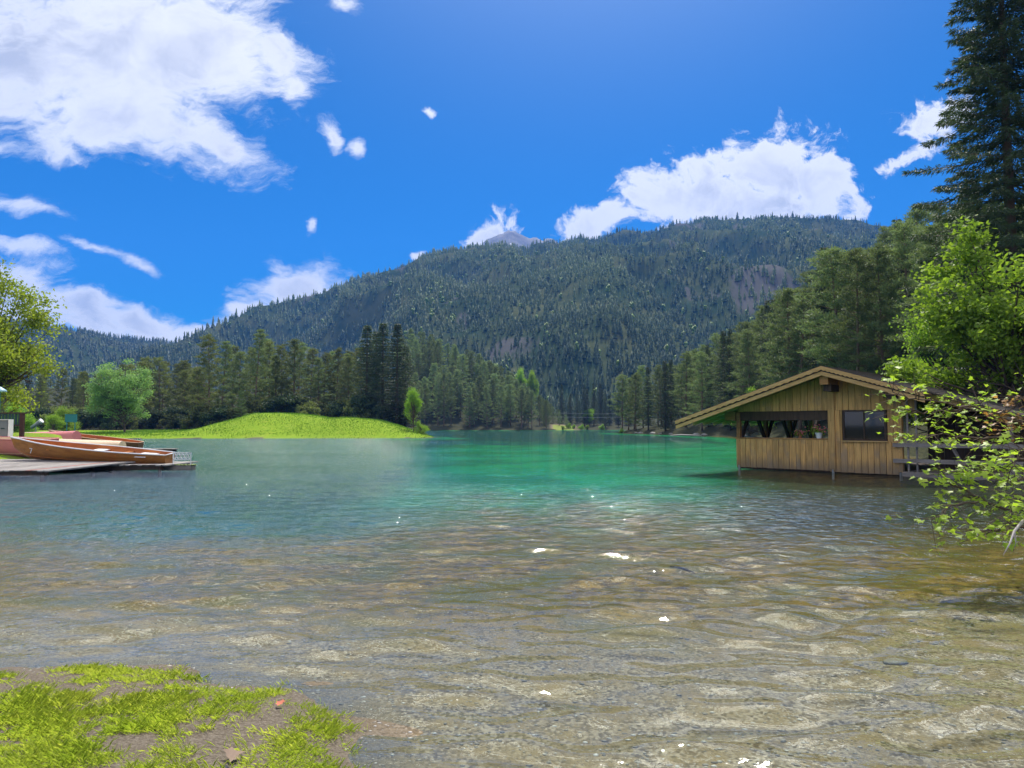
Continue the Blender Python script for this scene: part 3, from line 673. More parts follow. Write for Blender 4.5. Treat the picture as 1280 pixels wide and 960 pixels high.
# group behind the mound
for px, Y, top, k in [(262, 108, 420, 0), (276, 116, 428, 1), (298, 112, 440, 3), (318, 110, 413, 1), (337, 120, 428, 4), (352, 114, 432, 0), (368, 112, 425, 3), (388, 122, 436, 2), (404, 116, 442, 0), (372, 128, 430, 1), (420, 118, 436, 4), (436, 113, 446, 3), (452, 122, 436, 0), (244, 130, 462, 2), (330, 128, 424, 3), (290, 126, 434, 4), (410, 130, 440, 1), (440, 128, 440, 2), (312, 122, 436, 0), (428, 124, 443, 1), (398, 113, 448, 3), (345, 113, 445, 2)]:
    Y *= 1.1; x, y = line(px, Y); tree('pine_tree', (PINES if k % 2 else OLIVES)[k % 3], x, y, max(6, EYE + (532 - top) / FOC * Y - hz(x, y)), 'tall brownish-green pine in the row behind the grassy mound', 'pine tree', 'pines behind the mound', tilt=.03)
for px, Y, top, lab in [(458, 108, 404, 'leftmost of the tall dark spruces at the mound right end'), (478, 110, 401, 'middle tall dark spruce at the mound right end'), (496, 106, 402, 'tallest blackish spruce at the right edge of the mound trees'), (470, 116, 412, 'dark spruce half hidden between the tall mound spruces'), (507, 112, 430, 'shorter dark spruce right of the tall mound spruces')]:
    Y *= 1.1; x, y = line(px, Y); o = tree('spruce_tree', SPRUCES[int(px) % 2], x, y, EYE + (532 - top) / FOC * Y - hz(x, y), lab, 'spruce tree'); o.scale.x *= 1.45; o.scale.y *= 1.45
for px, Y, top in [(302, 104, 488), (372, 106, 505)]:
    Y *= 1.1; x, y = line(px, Y); tree('pine_tree', PINES[1], x, y, EYE + (532 - top) / FOC * Y - hz(x, y), 'young low pine at the left foot of the mound trees' if px < 330 else 'small young pine behind the mound crest', 'pine tree')
x, y = line(517, 102); o = tree('leafy_tree', BROADS[0], x, y, 6.4, 'bright green slender leafy tree at the mound right tip', 'tree'); o.scale.x *= .62; o.scale.y *= .62
x, y = line(527, 101); tree('shrub', BROADS[1], x, y, 2.6, 'pale green round bush at the water by the mound tip', 'bush', z=hz(x, y) - .7)
# hill at the far end
cnt = 0; tries = 0; placed = []
while cnt < 118 and tries < 9000:
    tries += 1
    y = rr.uniform(247, 312); px = rr.uniform(500, 712); x = (px - 640) / FOC * y
    if lake_sd(np.array([x]), np.array([y]))[0] > -.6: continue
    if not free(x, y, 3.6): continue
    top = np.interp(px, [500, 530, 560, 600, 640, 670, 690, 712], [404, 414, 426, 444, 468, 490, 506, 522])
    hm = EYE + (532 - top) / FOC * y - hz(x, y); hgt = min(rr.uniform(12, 18), hm * rr.uniform(.9, 1.04))
    if hgt < 4.5: placed.pop(); continue
    cnt += 1
    tree('pine_tree', rr.choice(PINES), x, y, hgt, 'grey-green pine on the wooded hill across the lake', 'pine tree', 'pines on the hill across the lake')
# valley floor beyond the lake end
for k in range(26):
    px = rr.uniform(700, 790); Y = rr.uniform(272, 330); x, y = line(px, Y)
    tree('spruce_tree', rr.choice(SPRUCES), x, y, rr.uniform(9, 17), 'dark spruce in the gap at the far end of the lake', 'spruce tree', 'spruces at the far lake end')
for px, Y, h_, lab in [(737, 280, 7, 'light green leafy tree in the gap at the far lake end'), (664, 312, 17.5, 'yellow-green leafy tree peeking over the hill pines'), (652, 312, 19, 'pale leafy tree topping the hill pines')]:
    x, y = line(px, Y); o = tree('leafy_tree', BROADS[0], x, y, h_, lab, 'tree')
    if h_ > 10: o.scale.x *= .45; o.scale.y *= .45
for k, (px, Y) in enumerate([(703, 262), (710, 266), (718, 266), (726, 266), (735, 267), (752, 268)]):
    x, y = line(px, Y); tree('shrub', BROADS[k % 2], x, y, 2.2 + .5 * (k % 2), 'bright yellow-green bush on the far shore', 'bush', 'bushes on the far shore', z=hz(x, y) - .5)
x, y = line(777, 154); tree('shrub', BROADS[1], x, y + 1, 1.6, 'small olive bush at the tip of the right shore', 'bush', z=hz(x, y) - .4)
# left wood
for k in range(46):
    px = rr.uniform(-20, 262); Y = rr.uniform(128, 178); x, y = line(px, Y)
    top = np.interp(px, [0, 60, 130, 170, 215, 262], [452, 462, 470, 452, 448, 470]) + rr.uniform(-4, 10)
    hgt = EYE + (532 - top) / FOC * Y - hz(x, y)
    if hgt < 4: continue
    pr = rr.choice(OLIVES + SPRUCES[:2] if px < 150 else OLIVES)
    tree('spruce_tree' if pr in SPRUCES else 'pine_tree', pr, x, y, hgt, ('dark spruce' if pr in SPRUCES else 'brownish olive pine') + ' in the wood behind the left lawn', 'spruce tree' if pr in SPRUCES else 'pine tree', ('spruces' if pr in SPRUCES else 'pines') + ' behind the left lawn')
UND = leafy_proto('undergrowth', 77, 3., .55, 'spruce', 5000, .2, .1, .07)
UND2 = leafy_proto('undergrowth_olive', 78, 3., .55, 'olive', 5000, .2, .1, .07)
for k in range(34):
    px = -15 + 285 * (k + rr.uniform(.1, .9)) / 34; Y = rr.uniform(120, 128); x, y = line(px, Y)
    tree('shrub', UND if k % 3 else UND2, x, y, rr.uniform(2.2, 4.6), 'dark green low bush at the edge of the wood behind the left lawn' if k % 3 else 'olive low bush at the edge of the wood behind the left lawn', 'bush', 'dark bushes at the wood edge' if k % 3 else 'olive bushes at the wood edge')
for k in range(26):
    px = 236 + 270 * (k + rr.uniform(.1, .9)) / 26; Y = rr.uniform(116, 126); x, y = line(px, Y)
    tree('shrub', UND if k % 2 else UND2, x, y, rr.uniform(2.5, 5), 'dark bush under the pines behind the mound' if k % 2 else 'olive bush under the pines behind the mound', 'bush', 'dark bushes behind the mound' if k % 2 else 'olive bushes behind the mound')
pal = leafy_proto('pale_tree', 41, 9., .40, 'pale', 26000, .17, .14, .04, shape=1.0)
x, y = line(157, 100); tree('leafy_tree', pal, x, y, 10.2, 'round pale green leafy tree alone on the left lawn', 'tree')
for px, Y, h_, lab in [(85, 98, 4.6, 'bright green bush left of the round pale tree'), (68, 92, 3.2, 'dusty green bush behind the teal board'), (40, 78, 3.0, 'low yellow-green bush behind the dark railing'), (16, 70, 5, 'yellow-green bush under the left leafy tree')]:
    x, y = line(px, Y); tree('shrub', BROADS[int(px) % 2], x, y, h_, lab, 'bush', z=hz(x, y) - h_ * .18)
wil = leafy_proto('big_leafy', 43, 9.5, .30, 'willow', 34000, .15, .2, .040)
x, y = line(-12, 44); tree('leafy_tree', wil, x - .2, y, 12.6, 'big yellow-green leafy tree at the left edge of the photo', 'tree', rz=1.0)
# right foreground trees
big = spruce_proto('big_spruce', 61, 27., .10, .205, 'spruce', .56, 540, .30, .036, .42)
x, y = line(1272, 31); tree('spruce_tree', big, x, y, 27, 'huge dark spruce with drooping boughs at the right edge', 'spruce tree', rz=.4)
s2 = spruce_proto('mid_spruce', 62, 16., .1, .2, 'spruce', .45, 190, .3, .03, .35)
x, y = line(1225, 38); tree('spruce_tree', s2, x, y, 13.5, 'dense green spruce under the huge one behind the boathouse', 'spruce tree')
rb1 = leafy_proto('right_leafy', 63, 9., .36, 'broad', 19000, .16, .2, .030)
x, y = line(1248, 26); tree('leafy_tree', rb1, x + .4, y, 9.4, 'sunlit bright green leafy tree over the boathouse right end', 'tree', rz=2.0)
x, y = line(1185, 34); tree('leafy_tree', BROADS[0], x, y, 7.2, 'small fresh green tree behind the boathouse roof', 'tree', rz=.6)
x, y = line(935, 84); tree('leafy_tree', BROADS[1], x, y, 6.2, 'yellow-green leafy tree among pines above the left eave', 'tree')

# ------------------------------------------------------------------ boathouse (local x along the front, y inwards)
M['board'] = wood('larch_boards', (.72, .44, .155), (.45, .265, .088), stain=1)
M['barge'] = wood('light_larch', (.60, .40, .165), (.42, .265, .10), grain=(1.2, 14, 14), streak=.25)
M['darkwood'] = wood('dark_timber', (.085, .055, .035), (.045, .030, .020), knots=False)
M['beamwood'] = wood('beam_timber', (.42, .235, .085), (.27, .145, .05), grain=(1.2, 14, 14))
M['soffit'] = wood('soffit_boards', (.50, .31, .12), (.34, .20, .075), grain=(1.2, 14, 14))
M['shingle'] = wood('roof_shingles', (.10, .085, .07), (.055, .048, .042), knots=False)
M['greywood'] = wood('weathered_wood', (.30, .27, .24), (.19, .17, .15), grain=(1.2, 14, 14), knots=False)
M['steel'] = simple('pile_steel', (.28, .29, .28), .5, .3, 5, .4)
m, t, out = mat('window_glass'); M['glass'] = m
p = t.new('ShaderNodeBsdfPrincipled'); p.inputs['Base Color'].default_value = (.012, .014, .014, 1); p.inputs['Roughness'].default_value = .04; p.inputs['Specular IOR Level'].default_value = .6
t.l.new(p.outputs[0], out.inputs[0])
ANG = math.atan2(-.714, .70)
bh = empty('boathouse', (8.46, 27.2, 0), ANG)
tag(bh, 'wooden boathouse with wide gable roof standing on piles over the water', 'boathouse')
SA, ZA, SL = 3.65, 3.55, .318                       # ridge position, ridge height, slope
def roof_z(s): return ZA - SL * abs(s - SA)
def planks(mb, x0, x1, zlo, zhi, y, th=.03, w=.2, gap=.007, batten=False):
    x = x0
    while x < x1 - .02:
        ww = min(w * random.uniform(.8, 1.2), x1 - x); z1a = zhi(x) if callable(zhi) else zhi; z1b = zhi(x + ww) if callable(zhi) else zhi
        zl = zlo + random.uniform(-.006, .006); yy = y + random.uniform(-.006, .006); r = random.random()
        a, b = x + gap, x + ww - gap
        mb.add([(a, yy, zl), (b, yy, zl), (b, yy + th, zl), (a, yy + th, zl), (a, yy, z1a), (b, yy, z1b), (b, yy + th, z1b), (a, yy + th, z1a)],
               [(0, 3, 2, 1), (4, 5, 6, 7), (0, 1, 5, 4), (1, 2, 6, 5), (2, 3, 7, 6), (3, 0, 4, 7)], r); x += ww
mb = MB(); planks(mb, 0, 3.46, .06, 1.11, -.03); mb.build('parapet', M['board'], bh)
mb = MB(); planks(mb, 3.46, 5.72, .03, 1.08, -.03); planks(mb, 3.46, 3.9, 1.08, 2.12, -.03, w=.18); planks(mb, 5.32, 5.72, 1.08, 2.12, -.03); mb.build('front_wall', M['board'], bh)
mb = MB(); planks(mb, .1, 6.2, 2.12, lambda s: roof_z(s) - .16, -.03, w=.23); mb.build('gable_boards', M['board'], bh)
mb = MB(); mb.box((-.03, -.05, 1.115), (3.44, .12, 1.16)); mb.build('parapet_rail', M['beamwood'], bh)
mb = MB(); mb.box((0, .01, .15), (.14, .15, 2.1)); mb.build('corner_post', M['beamwood'], bh)
mb = MB(); mb.box((3.44, -.075, .11), (3.66, -.035, roof_z(3.44) - .2)); mb.build('centre_post', M['board'], bh)
mb = MB(); mb.box((5.62, -.07, .11), (5.76, .1, 2.6)); mb.build('corner_post', M['board'], bh)
mb = MB(); mb.box((-.5, .03, 1.80), (-.06, .22, 2.10)); mb.build('beam_end', M['beamwood'], bh); mb = MB(); mb.box((-.055, .05, 1.79), (3.44, .24, 2.13)); mb.build('shaded_tie_beam', M['darkwood'], bh)  # tie beam coloured dark for its shade under the gable, end stays ochre
win = MB().box((3.92, -.06, 1.10), (5.30, -.02, 1.16)).box((3.92, -.06, 2.06), (5.30, -.02, 2.12)).box((3.92, -.058, 1.16), (3.98, -.02, 2.06)).box((5.24, -.058, 1.16), (5.30, -.02, 2.06)).box((4.59, -.056, 1.16), (4.63, -.02, 2.06)).build('window', M['darkwood'], bh)
MB().box((3.98, -.03, 1.16), (5.24, -.022, 2.06)).build('pane', M['glass'], win)
MB().box((3.88, -.10, 1.06), (5.34, -.02, 1.10)).build('sill', M['barge'], win)
# roof
mb = MB()
Y0, Y1 = -1.0, 6.6
for sgn, s_end in ((-1, -1.98), (1, 9.3)):
    cut = [(SA, s_end)] if sgn < 0 else [(SA, 6.69), (6.69, s_end)]
    for i, (a, b) in enumerate(cut):
        y0 = Y0 if i == 0 else -.15
        n = max(6, int(abs(b - a) / .16))
        for k in range(n):                         # shingle courses, each stepped over the one below
            s0 = a + (b - a) * k / n; s1 = a + (b - a) * (k + 1.25) / n if k < n - 1 else b
            mb.add([(s0, y0 - .04, roof_z(s0)), (s1, y0 - .04, roof_z(s1) + .025), (s1, Y1, roof_z(s1) + .025), (s0, Y1, roof_z(s0)), (s0, y0 - .04, roof_z(s0) + .035), (s1, y0 - .04, roof_z(s1) + .06), (s1, Y1, roof_z(s1) + .06), (s0, Y1, roof_z(s0) + .035)],
                   [(0, 3, 2, 1), (4, 5, 6, 7), (0, 1, 5, 4), (1, 2, 6, 5), (2, 3, 7, 6), (3, 0, 4, 7)])
roof = mb.build('roof', M['shingle'], bh)
mb = MB()
for a, b, y0 in ((SA, -1.96, Y0 + .03), (SA, 6.67, Y0 + .03), (6.67, 9.27, -.1)):
    mb.add([(a, y0, roof_z(a) - .03), (b, y0, roof_z(b) - .03), (b, Y1 - .03, roof_z(b) - .03), (a, Y1 - .03, roof_z(a) - .03), (a, y0, roof_z(a) - .005), (b, y0, roof_z(b) - .005), (b, Y1 - .03, roof_z(b) - .005), (a, Y1 - .03, roof_z(a) - .005)],
           [(0, 3, 2, 1), (4, 5, 6, 7), (0, 1, 5, 4), (1, 2, 6, 5), (2, 3, 7, 6), (3, 0, 4, 7)], .5)
mb.build('soffit', M['soffit'], roof)
yy = Y0 + .35
while yy < Y1:                                     # rafters under the eaves
    for b in (-1.93, 9.2):
        if b > 0 and yy < 0: b = 6.6
        MB().bar((SA, yy, roof_z(SA) - .10), (b, yy, roof_z(b) - .10), .10, .14).build('rafter', M['barge'], roof)
    yy += .78
for a, b in ((SA, -2.0), (SA, 6.71)):             # barge boards: a plain lower one, a scalloped upper one
    mb = MB(); mb.prism([(a, roof_z(a) - .28), (b, roof_z(b) - .28), (b, roof_z(b) - .10), (a, roof_z(a) - .10)], Y0 - .01, Y0 + .03, .6); mb.build('barge_board', M['barge'], roof)
    mb = MB(); n = 44; poly = [(a, roof_z(a) + .03), (b, roof_z(b) + .03)]
    for k in range(n, -1, -1):
        s = a + (b - a) * k / n; poly.append((s, roof_z(s) - .085 - .03 * abs(math.sin(k * math.pi / 2))))
    mb.prism(poly, Y0 - .055, Y0 - .025, .7); mb.build('scalloped_board', M['barge'], roof)
    mb = MB(); mb.prism([(a, roof_z(a) - .145), (b, roof_z(b) - .145), (b, roof_z(b) - .02), (a, roof_z(a) - .02)], Y0 - .022, Y0 - .012, .5); mb.build('shadow_strip', M['darkwood'], roof)  # dark strip put in as the shadow line below the scallops
for s, zt in ((SA, roof_z(SA) - .2), (5.7, roof_z(5.7) - .2)):
    if s: MB().box((s - .11, Y0 + .12, zt - .25), (s + .11, 6.3, zt)).build('purlin', M['darkwood'] if s != 0 else M['beamwood'], bh)
MB().box((SA - .12, Y0 + .10, roof_z(SA) - .58), (SA + .16, -.04, roof_z(SA) - .31)).build('ridge_beam_end', M['beamwood'], bh)
MB().box((SA - .08, Y0 + .3, roof_z(SA) - .80), (SA + .18, -.04, roof_z(SA) - .582)).build('ridge_beam_end', M['darkwood'], bh)
MB().box((5.45, Y0 + .3, roof_z(5.6) - .46), (5.75, -.04, roof_z(5.6) - .24)).build('purlin_end', M['darkwood'], bh)
MB().box((-.55, .23, 1.78), (-.35, 6.2, 2.0)).build('eave_purlin', M['beamwood'], bh)
# floor, open left side with knee-braced posts, inner partition
mb = MB(); x = .02
while x < 5.6: mb.box((x, .16, .08), (x + .19, 6.5, .12)); x += .2
mb.build('floor', M['darkwood'], bh)
mb = MB(); y = .16
while y < 6.4: mb.box((.02, y, .12), (.05, y + .2, 1.0 + random.uniform(-.01, .01))); y += .21
mb.build('side_parapet', M['darkwood'], bh)
for yp in (2.15, 4.3, 6.45):
    MB().box((0, yp, .12), (.14, yp + .14, 1.85)).build('side_post', M['beamwood'], bh)
    for sg in (-1, 1): MB().bar((.07, yp + .07 + .05 * sg, 1.02), (.07, yp + .07 + .62 * sg, 1.84), .1, .12).build('brace', M['darkwood'], bh)
MB().bar((.07, .2, 1.02), (.07, .75, 1.84), .1, .12).build('brace', M['darkwood'], bh)
MB().box((-.06, .25, 1.85), (.16, 6.7, 2.1)).build('side_beam', M['darkwood'], bh)
mb = MB(); planks(mb, .1, 3.7, .12, 1.0, 6.5, w=.3); planks(mb, 1.6, 3.7, 1.0, lambda s_: roof_z(s_) - .2, 6.5, w=.3); mb.build('back_wall', M['darkwood'], bh)
mb = MB()
for k in range(30): mb.box((3.70, .02 + k * .215, .12), (3.73, .225 + k * .215, 2.9))
mb.build('partition', M['darkwood'], bh)
mb = MB(); planks(mb, 5.75, 9.0, .12, 2.0, 2.6, w=.3); mb.build('rear_wall', M['darkwood'], bh)
for s_ in (.1, 3.55, 5.68): MB().tube([(s_, .0, -1.2), (s_, .0, .12)], .045, 8).build('pile', M['steel'], bh)
for s_, yb in ((.1, 6.3), (3.5, 6.3), (1.8, 2.8)): MB().tube([(s_, yb, -1.2), (s_, yb, .12)], .06, 8).build('pile', M['darkwood'], bh)
MB().box((0.0, .05, .0), (5.7, .14, .08)).build('sleeper', M['darkwood'], bh)
# porch on the landward side
mb = MB(); x = 5.8
while x < 9.6: mb.box((x, -.25, .10), (x + .17, 2.5, .14)); x += .18
mb.build('porch_deck', M['greywood'], bh)
MB().box((5.8, -.28, .0), (9.6, -.2, .095)).build('porch_edge', M['greywood'], bh)
for zz in (.98, .48): MB().bar((5.5, -.12, zz), (9.4, -.12, zz + .02), .05, .13).build('porch_rail', M['greywood'], bh)
MB().bar((7.55, -.05, .15), (7.1, .0, 1.05), .16, .05).build('leaning_board', M['greywood'], bh)
for s in (5.9, 6.15): MB().box((s, -.06, .14), (s + .05, -.01, roof_z(s) - .2)).build('door_jamb', M['greywood'], bh)
MB().box((8.6, -.08, .14), (8.72, .04, 1.85)).build('porch_post', M['greywood'], bh)

# flower pots on the parapet
M['pink'] = leaf('pink_petals', (.62, .12, .16), (.75, .32, .34), .35, .1); M['white'] = simple('white_paint', (.72, .72, .70), .5, .12, 5)
M['clay'] = simple('clay', (.30, .12, .06), .8, .2, 9)
def to_world(s, y, z): return Vector((8.46, 27.2, 0)) + Matrix.Rotation(ANG, 3, 'Z') @ Vector((s, y, z))
def flower_pot(s, y, sc, lab, white):
    o = empty('flower_pot', to_world(s, y, 1.16), ANG); tag(o, lab, 'flower pot')
    mb = MB(); mb.tube([(0, 0, 0), (0, 0, .1 * sc), (0, 0, .115 * sc), (0, 0, .13 * sc)], [.05 * sc, .075 * sc, .085 * sc, .085 * sc], 12); mb.build('pot', M['white'] if white else M['clay'], o)
    rs = np.random.RandomState(int(s * 10)); n = 160
    v, f, r = blades(rs.normal(0, .07 * sc, (n, 3)) * [1.5, 1, .7] + [0, 0, .16 * sc], rs.normal(size=(n, 3)) + [0, 0, .4], .06, .04, rs); link('leaves', np_mesh('leaves', v, f, r), M['broad'], o)
    mb = MB()
    for k in range(36):
        c = rs.normal(0, .075 * sc, 3) * [1.6, 1, .7] + [0, 0, .21 * sc]; mb.blob(c, .028, .028, .022, None, .25)
    mb.build('blossoms', M['pink'], o)
flower_pot(2.42, .04, 1.0, 'pot of pink flowers at the middle of the boathouse parapet', False)
flower_pot(3.08, .04, 1.5, 'larger white pot of pink flowers by the boathouse centre post', True)

# ------------------------------------------------------------------ rowing boats
def varnish(name, c1, c2):
    return wood(name, c1, c2, grain=(1.0, 10, 10), rough=.3, knots=False, streak=.3)
M['varnish'] = varnish('varnished_hull', (.34, .155, .035), (.22, .085, .018)); M['inner'] = varnish('orange_inside', (.50, .17, .035), (.36, .11, .02))
M['brownhull'] = varnish('brown_hull', (.22, .12, .05), (.14, .075, .03)); M['cream'] = simple('cream_hull', (.68, .50, .33), .45, .12, 3)
M['pinkhull'] = simple('faded_red_hull', (.60, .20, .20), .45, .18, 3); M['greyhull'] = simple('grey_hull', (.22, .24, .24), .5, .2, 4); M['redhull'] = simple('red_hull', (.30, .05, .03), .5, .25, 4)
def hull_pts(L, beam, depth, sheer, stern, n=22, k=9, inset=0.):
    V = []
    for i in range(n):
        q = i / (n - 1); x = (q - .5) * L                       # bow at -x
        b = beam / 2 * (math.sin(min(1, q / .62) * math.pi / 2) ** .8 if q < .62 else 1 - (1 - stern) * ((q - .62) / .38) ** 1.8)
        b = max(b - inset, .004); top = depth + sheer * (.75 * (1 - q) + .25 * max(0, 1 - q / .4) ** 2) + .08 * max(0, q - .7); keel = (max(0, .16 - q) / .16) ** 2.2 * depth * .95 + inset
        for j in range(k):
            a = -1 + 2 * j / (k - 1); y = b * math.copysign(abs(math.sin(a * math.pi / 2)) ** .8, a); zz = keel + (top - keel) * (1 - math.cos(a * math.pi / 2) ** .75)
            V.append((x + (-.16 * (zz - keel) / depth if q < .02 else 0), y, zz))
    return V
def boat(name, loc, rz, tilt, L, beam, depth, sheer, stern, label, hm, im, roll=0., seats=(), number=None, gun='white', over=False, group=None):
    o = empty(name, loc, rz); o.rotation_euler = (roll, tilt, rz); tag(o, label, 'rowing boat', group)
    n, k = 22, 9; V0 = hull_pts(L, beam, depth, sheer, stern, n, k); V1 = hull_pts(L, beam, depth, sheer, stern, n, k, .022)
    fo = [(i * k + j, (i + 1) * k + j, (i + 1) * k + j + 1, i * k + j + 1) for i in range(n - 1) for j in range(k - 1)]
    mb = MB(); mb.add(V0, fo, .5); mb.add([V0[(n - 1) * k + j] for j in range(k)], [tuple(range(k))], .5); mb.build('hull', hm, o, True)
    mb = MB(); mb.add(V1, [tuple(reversed(f)) for f in fo], .5); mb.add([(p[0] - .02, p[1], p[2]) for p in V1[(n - 1) * k:]], [tuple(reversed(range(k)))], .5); mb.build('inside', im, o, True)
    if gun:
        mb = MB()
        for j in (0, k - 1): mb.tube([Vector(V0[i * k + j]) + Vector((0, 0, .006)) for i in range(n)], .026, 6)
        mb.tube([Vector(V0[(n - 1) * k + j]) for j in (0, k - 1)], .02, 6); mb.build('gunwale', M[gun], o, True)
    if gun:
        for j0 in (2, k - 3):
            mb = MB(); mb.tube([Vector(V0[i * k + j0]) * 1.004 for i in range(1, n)], .011, 4); mb.build('rub_strake', im, o, True)
    for q, wd, mm in seats:
        i = int(q * (n - 1)); y = abs(V1[i * k][1]); z = depth * .74 + (V0[i * k][2] - depth) * .6
        MB().box(((q - .5) * L - wd / 2, -y * .98, z), ((q - .5) * L + wd / 2, y * .98, z + .03)).build('seat', M[mm], o)
    if number:
        cu = bpy.data.curves.new('digit', 'FONT'); cu.body = number; cu.size = .30; cu.extrude = .003; cu.align_x = 'CENTER'
        to = bpy.data.objects.new('digit', cu); me = bpy.data.meshes.new_from_object(to); bpy.data.objects.remove(to)
        q = .13 if L > 4.6 else .5; i = int(q * (n - 1)) + 1; P = Vector(V0[i * k + 1]); Pn = Vector(V0[(i + 1) * k + 1]); P0 = Vector(V0[i * k]); Q0 = Vector(V0[i * k + 2])
        u_ = (Pn - P).normalized(); up = (P0 - Q0).normalized(); up = (up - u_ * up.dot(u_)).normalized(); nn = u_.cross(up)
        if nn.y > 0: nn = -nn
        mt = Matrix((u_, up, nn)).transposed().to_4x4()
        mt.translation = P + nn * .012 - up * .10
        me.transform(mt); link('painted_number', me, M['white'], o)
    return o
boat('rowing_boat', (-15.75, 27.1, .24), R(-1), R(2.7), 5.9, 1.4, .42, .36, .55, 'varnished orange-brown rowing boat with white gunwale and painted number seven', M['varnish'], M['inner'], R(5), seats=((.30, .5, 'inner'), (.52, .42, 'white'), (.84, .6, 'white'), (.7, .22, 'inner')), number='7')
boat('rowing_boat', (-27.2, 47.2, .25), R(-2), R(3.4), 6.0, 1.4, .42, .45, .5, 'plain brown rowing boat pulled up behind the others', M['brownhull'], M['inner'], R(5), seats=((.45, .25, 'inner'),), gun='cream')
def upturned(loc, rz, L, beam, depth, hm, label, tilt=0, mark=None):
    o = boat('upturned_boat', loc, rz, tilt, L, beam, depth, .12, .6, label, hm, hm, gun=None); o.rotation_euler = (math.pi, -tilt, rz); o.location.z += depth + .1; return o
upturned((-23.6, 38.5, .28), R(2), 5.6, 1.5, .50, M['cream'], 'upturned cream boat lying behind the varnished boat', R(-2))
upturned((-29.0, 44.5, .55), R(-5), 4.6, 1.4, .55, M['pinkhull'], 'upturned faded pink boat behind the cream one', R(2))
upturned((-32.6, 48.5, .55), R(3), 4.6, 1.4, .5, M['cream'], 'sand coloured upturned boat farthest back beside the dark railing', R(2))
pk = boat('rowing_boat', (-22.4, 31.6, .25), R(-1), R(1), 4.6, 1.4, .78, .06, .7, 'faded pink-red boat with a white painted mark at the left edge', M['pinkhull'], M['cream'], R(3), gun='pinkhull', number='C')
# boat with its bow sticking out of the boathouse
pb = to_world(1.75, 1.3, .5)
boat('rowing_boat', pb, ANG, R(2), 4.6, 1.3, .42, .2, .55, 'dark red boat with grey rim poking out of the boathouse left end', M['redhull'], M['greyhull'], gun='greyhull')

# ------------------------------------------------------------------ docks
M['dock'] = wood('grey_dock_planks', (.43, .41, .385), (.28, .265, .25), grain=(14, 1.2, 14), knots=False, streak=.35)
M['dockred'] = wood('reddish_plank', (.42, .17, .14), (.32, .13, .11), grain=(14, 1.2, 14), knots=False)
def dock(loc, rz, W_, D_, label, ang=0., red=None, pw=.22, side=True):
    o = empty('dock', loc, rz); tag(o, label, 'dock'); mb = MB(); x = 0; i = 0; sk = math.tan(ang)
    while x < W_:
        w = pw * random.uniform(.9, 1.08); z = random.uniform(-.002, .002); e = random.uniform(-.06, .06); r = random.random()
        q = MB() if i == red else mb; g_ = .036
        v = [(x + g_, e, -.045 + z), (x + w - g_, e, -.045 + z), (x + w - g_ + D_ * sk, D_, -.045), (x + g_ + D_ * sk, D_, -.045)]
        v += [(a, b, c + .045) for a, b, c in v]
        q.add(v, [(0, 3, 2, 1), (4, 5, 6, 7), (0, 1, 5, 4), (1, 2, 6, 5), (2, 3, 7, 6), (3, 0, 4, 7)], r)
        if i == red: pl = q.build('plank', M['dockred'], o); pl['label'] = 'reddish plank'
        x += w; i += 1
    mb.build('planking', M['dock'], o)
    ul = MB(); ul.add([(.03, .02, -.03), (W_, .02, -.03), (W_ + D_ * sk, D_ - .02, -.03), (.03 + D_ * sk, D_ - .02, -.03), (.03, .02, -.005), (W_, .02, -.005), (W_ + D_ * sk, D_ - .02, -.005), (.03 + D_ * sk, D_ - .02, -.005)], [(0, 3, 2, 1), (4, 5, 6, 7), (0, 1, 5, 4), (1, 2, 6, 5), (2, 3, 7, 6), (3, 0, 4, 7)]); ul.build('gap_shade_sheet', M['darkwood'], o)  # dark sheet added just below the plank tops to paint shade in the gaps
    for yy in (.15, D_ - .15): MB().box((0 + yy * sk, yy - .06, -.19), (W_ - .05 + yy * sk, yy + .06, -.05)).build('bearer', M['darkwood'], o)
    for k in range(max(2, int(W_ / 1.6) + 1)):
        xx = .15 + (W_ - .3) * k / max(1, int(W_ / 1.6)); MB().tube([(xx, .1, -1.6), (xx, .1, -.06)], .06, 8).build('pile', M['darkwood'], o)
    return o
d0 = dock((-25.9, 23.4, .15), 0, 10.8, 4.0, 'broad grey plank dock with one red plank at the left shore', R(20), 46)
d0.rotation_euler.x = R(2.6)
dock((-15.2, 25.9, .20), 0, 2.7, 2.6, 'narrow grey plank dock end beneath the varnished boat')
dock((-26.0, 27.6, .17), 0, 10.8, 3.6, 'rear grey plank staging carrying the pink boat')
dock((-24.6, 45.0, .16), 0, 3.4, .9, 'thin low grey jetty lying in the water beyond the boats')
o = empty('white_barrier', (-12.42, 26.6, .12)); tag(o, 'low white crisscross barrier on a mossy float past the dock end', 'barrier')
M['moss'] = leaf('moss', (.10, .16, .03), (.2, .24, .06), .1, .2)
MB().box((-.35, -.2, -.16), (.7, .2, .03)).build('float', M['greywood'], o)
mb = MB()
for k in range(60): mb.blob((random.uniform(-.34, .74), random.uniform(-.2, .2), .04), .05, .05, .03, None, .3)
mb.build('moss', M['moss'], o)
mb = MB()
for k in range(4): mb.bar((.0 + k * .14, 0, .24), (.14 + k * .14, 0, .48), .02, .04); mb.bar((.14 + k * .14, 0, .24), (.0 + k * .14, 0, .48), .02, .04)
mb.build('lattice', M['white'], o)
MB().bar((-.05, .0, .49), (.61, 0, .49), .03, .03).bar((-.05, 0, .23), (.61, 0, .23), .03, .03).build('rail', M['white'], o)
for xx in (-.04, .60): MB().box((xx - .015, -.015, .0), (xx + .015, .015, .505)).build('post', M['white'], o)

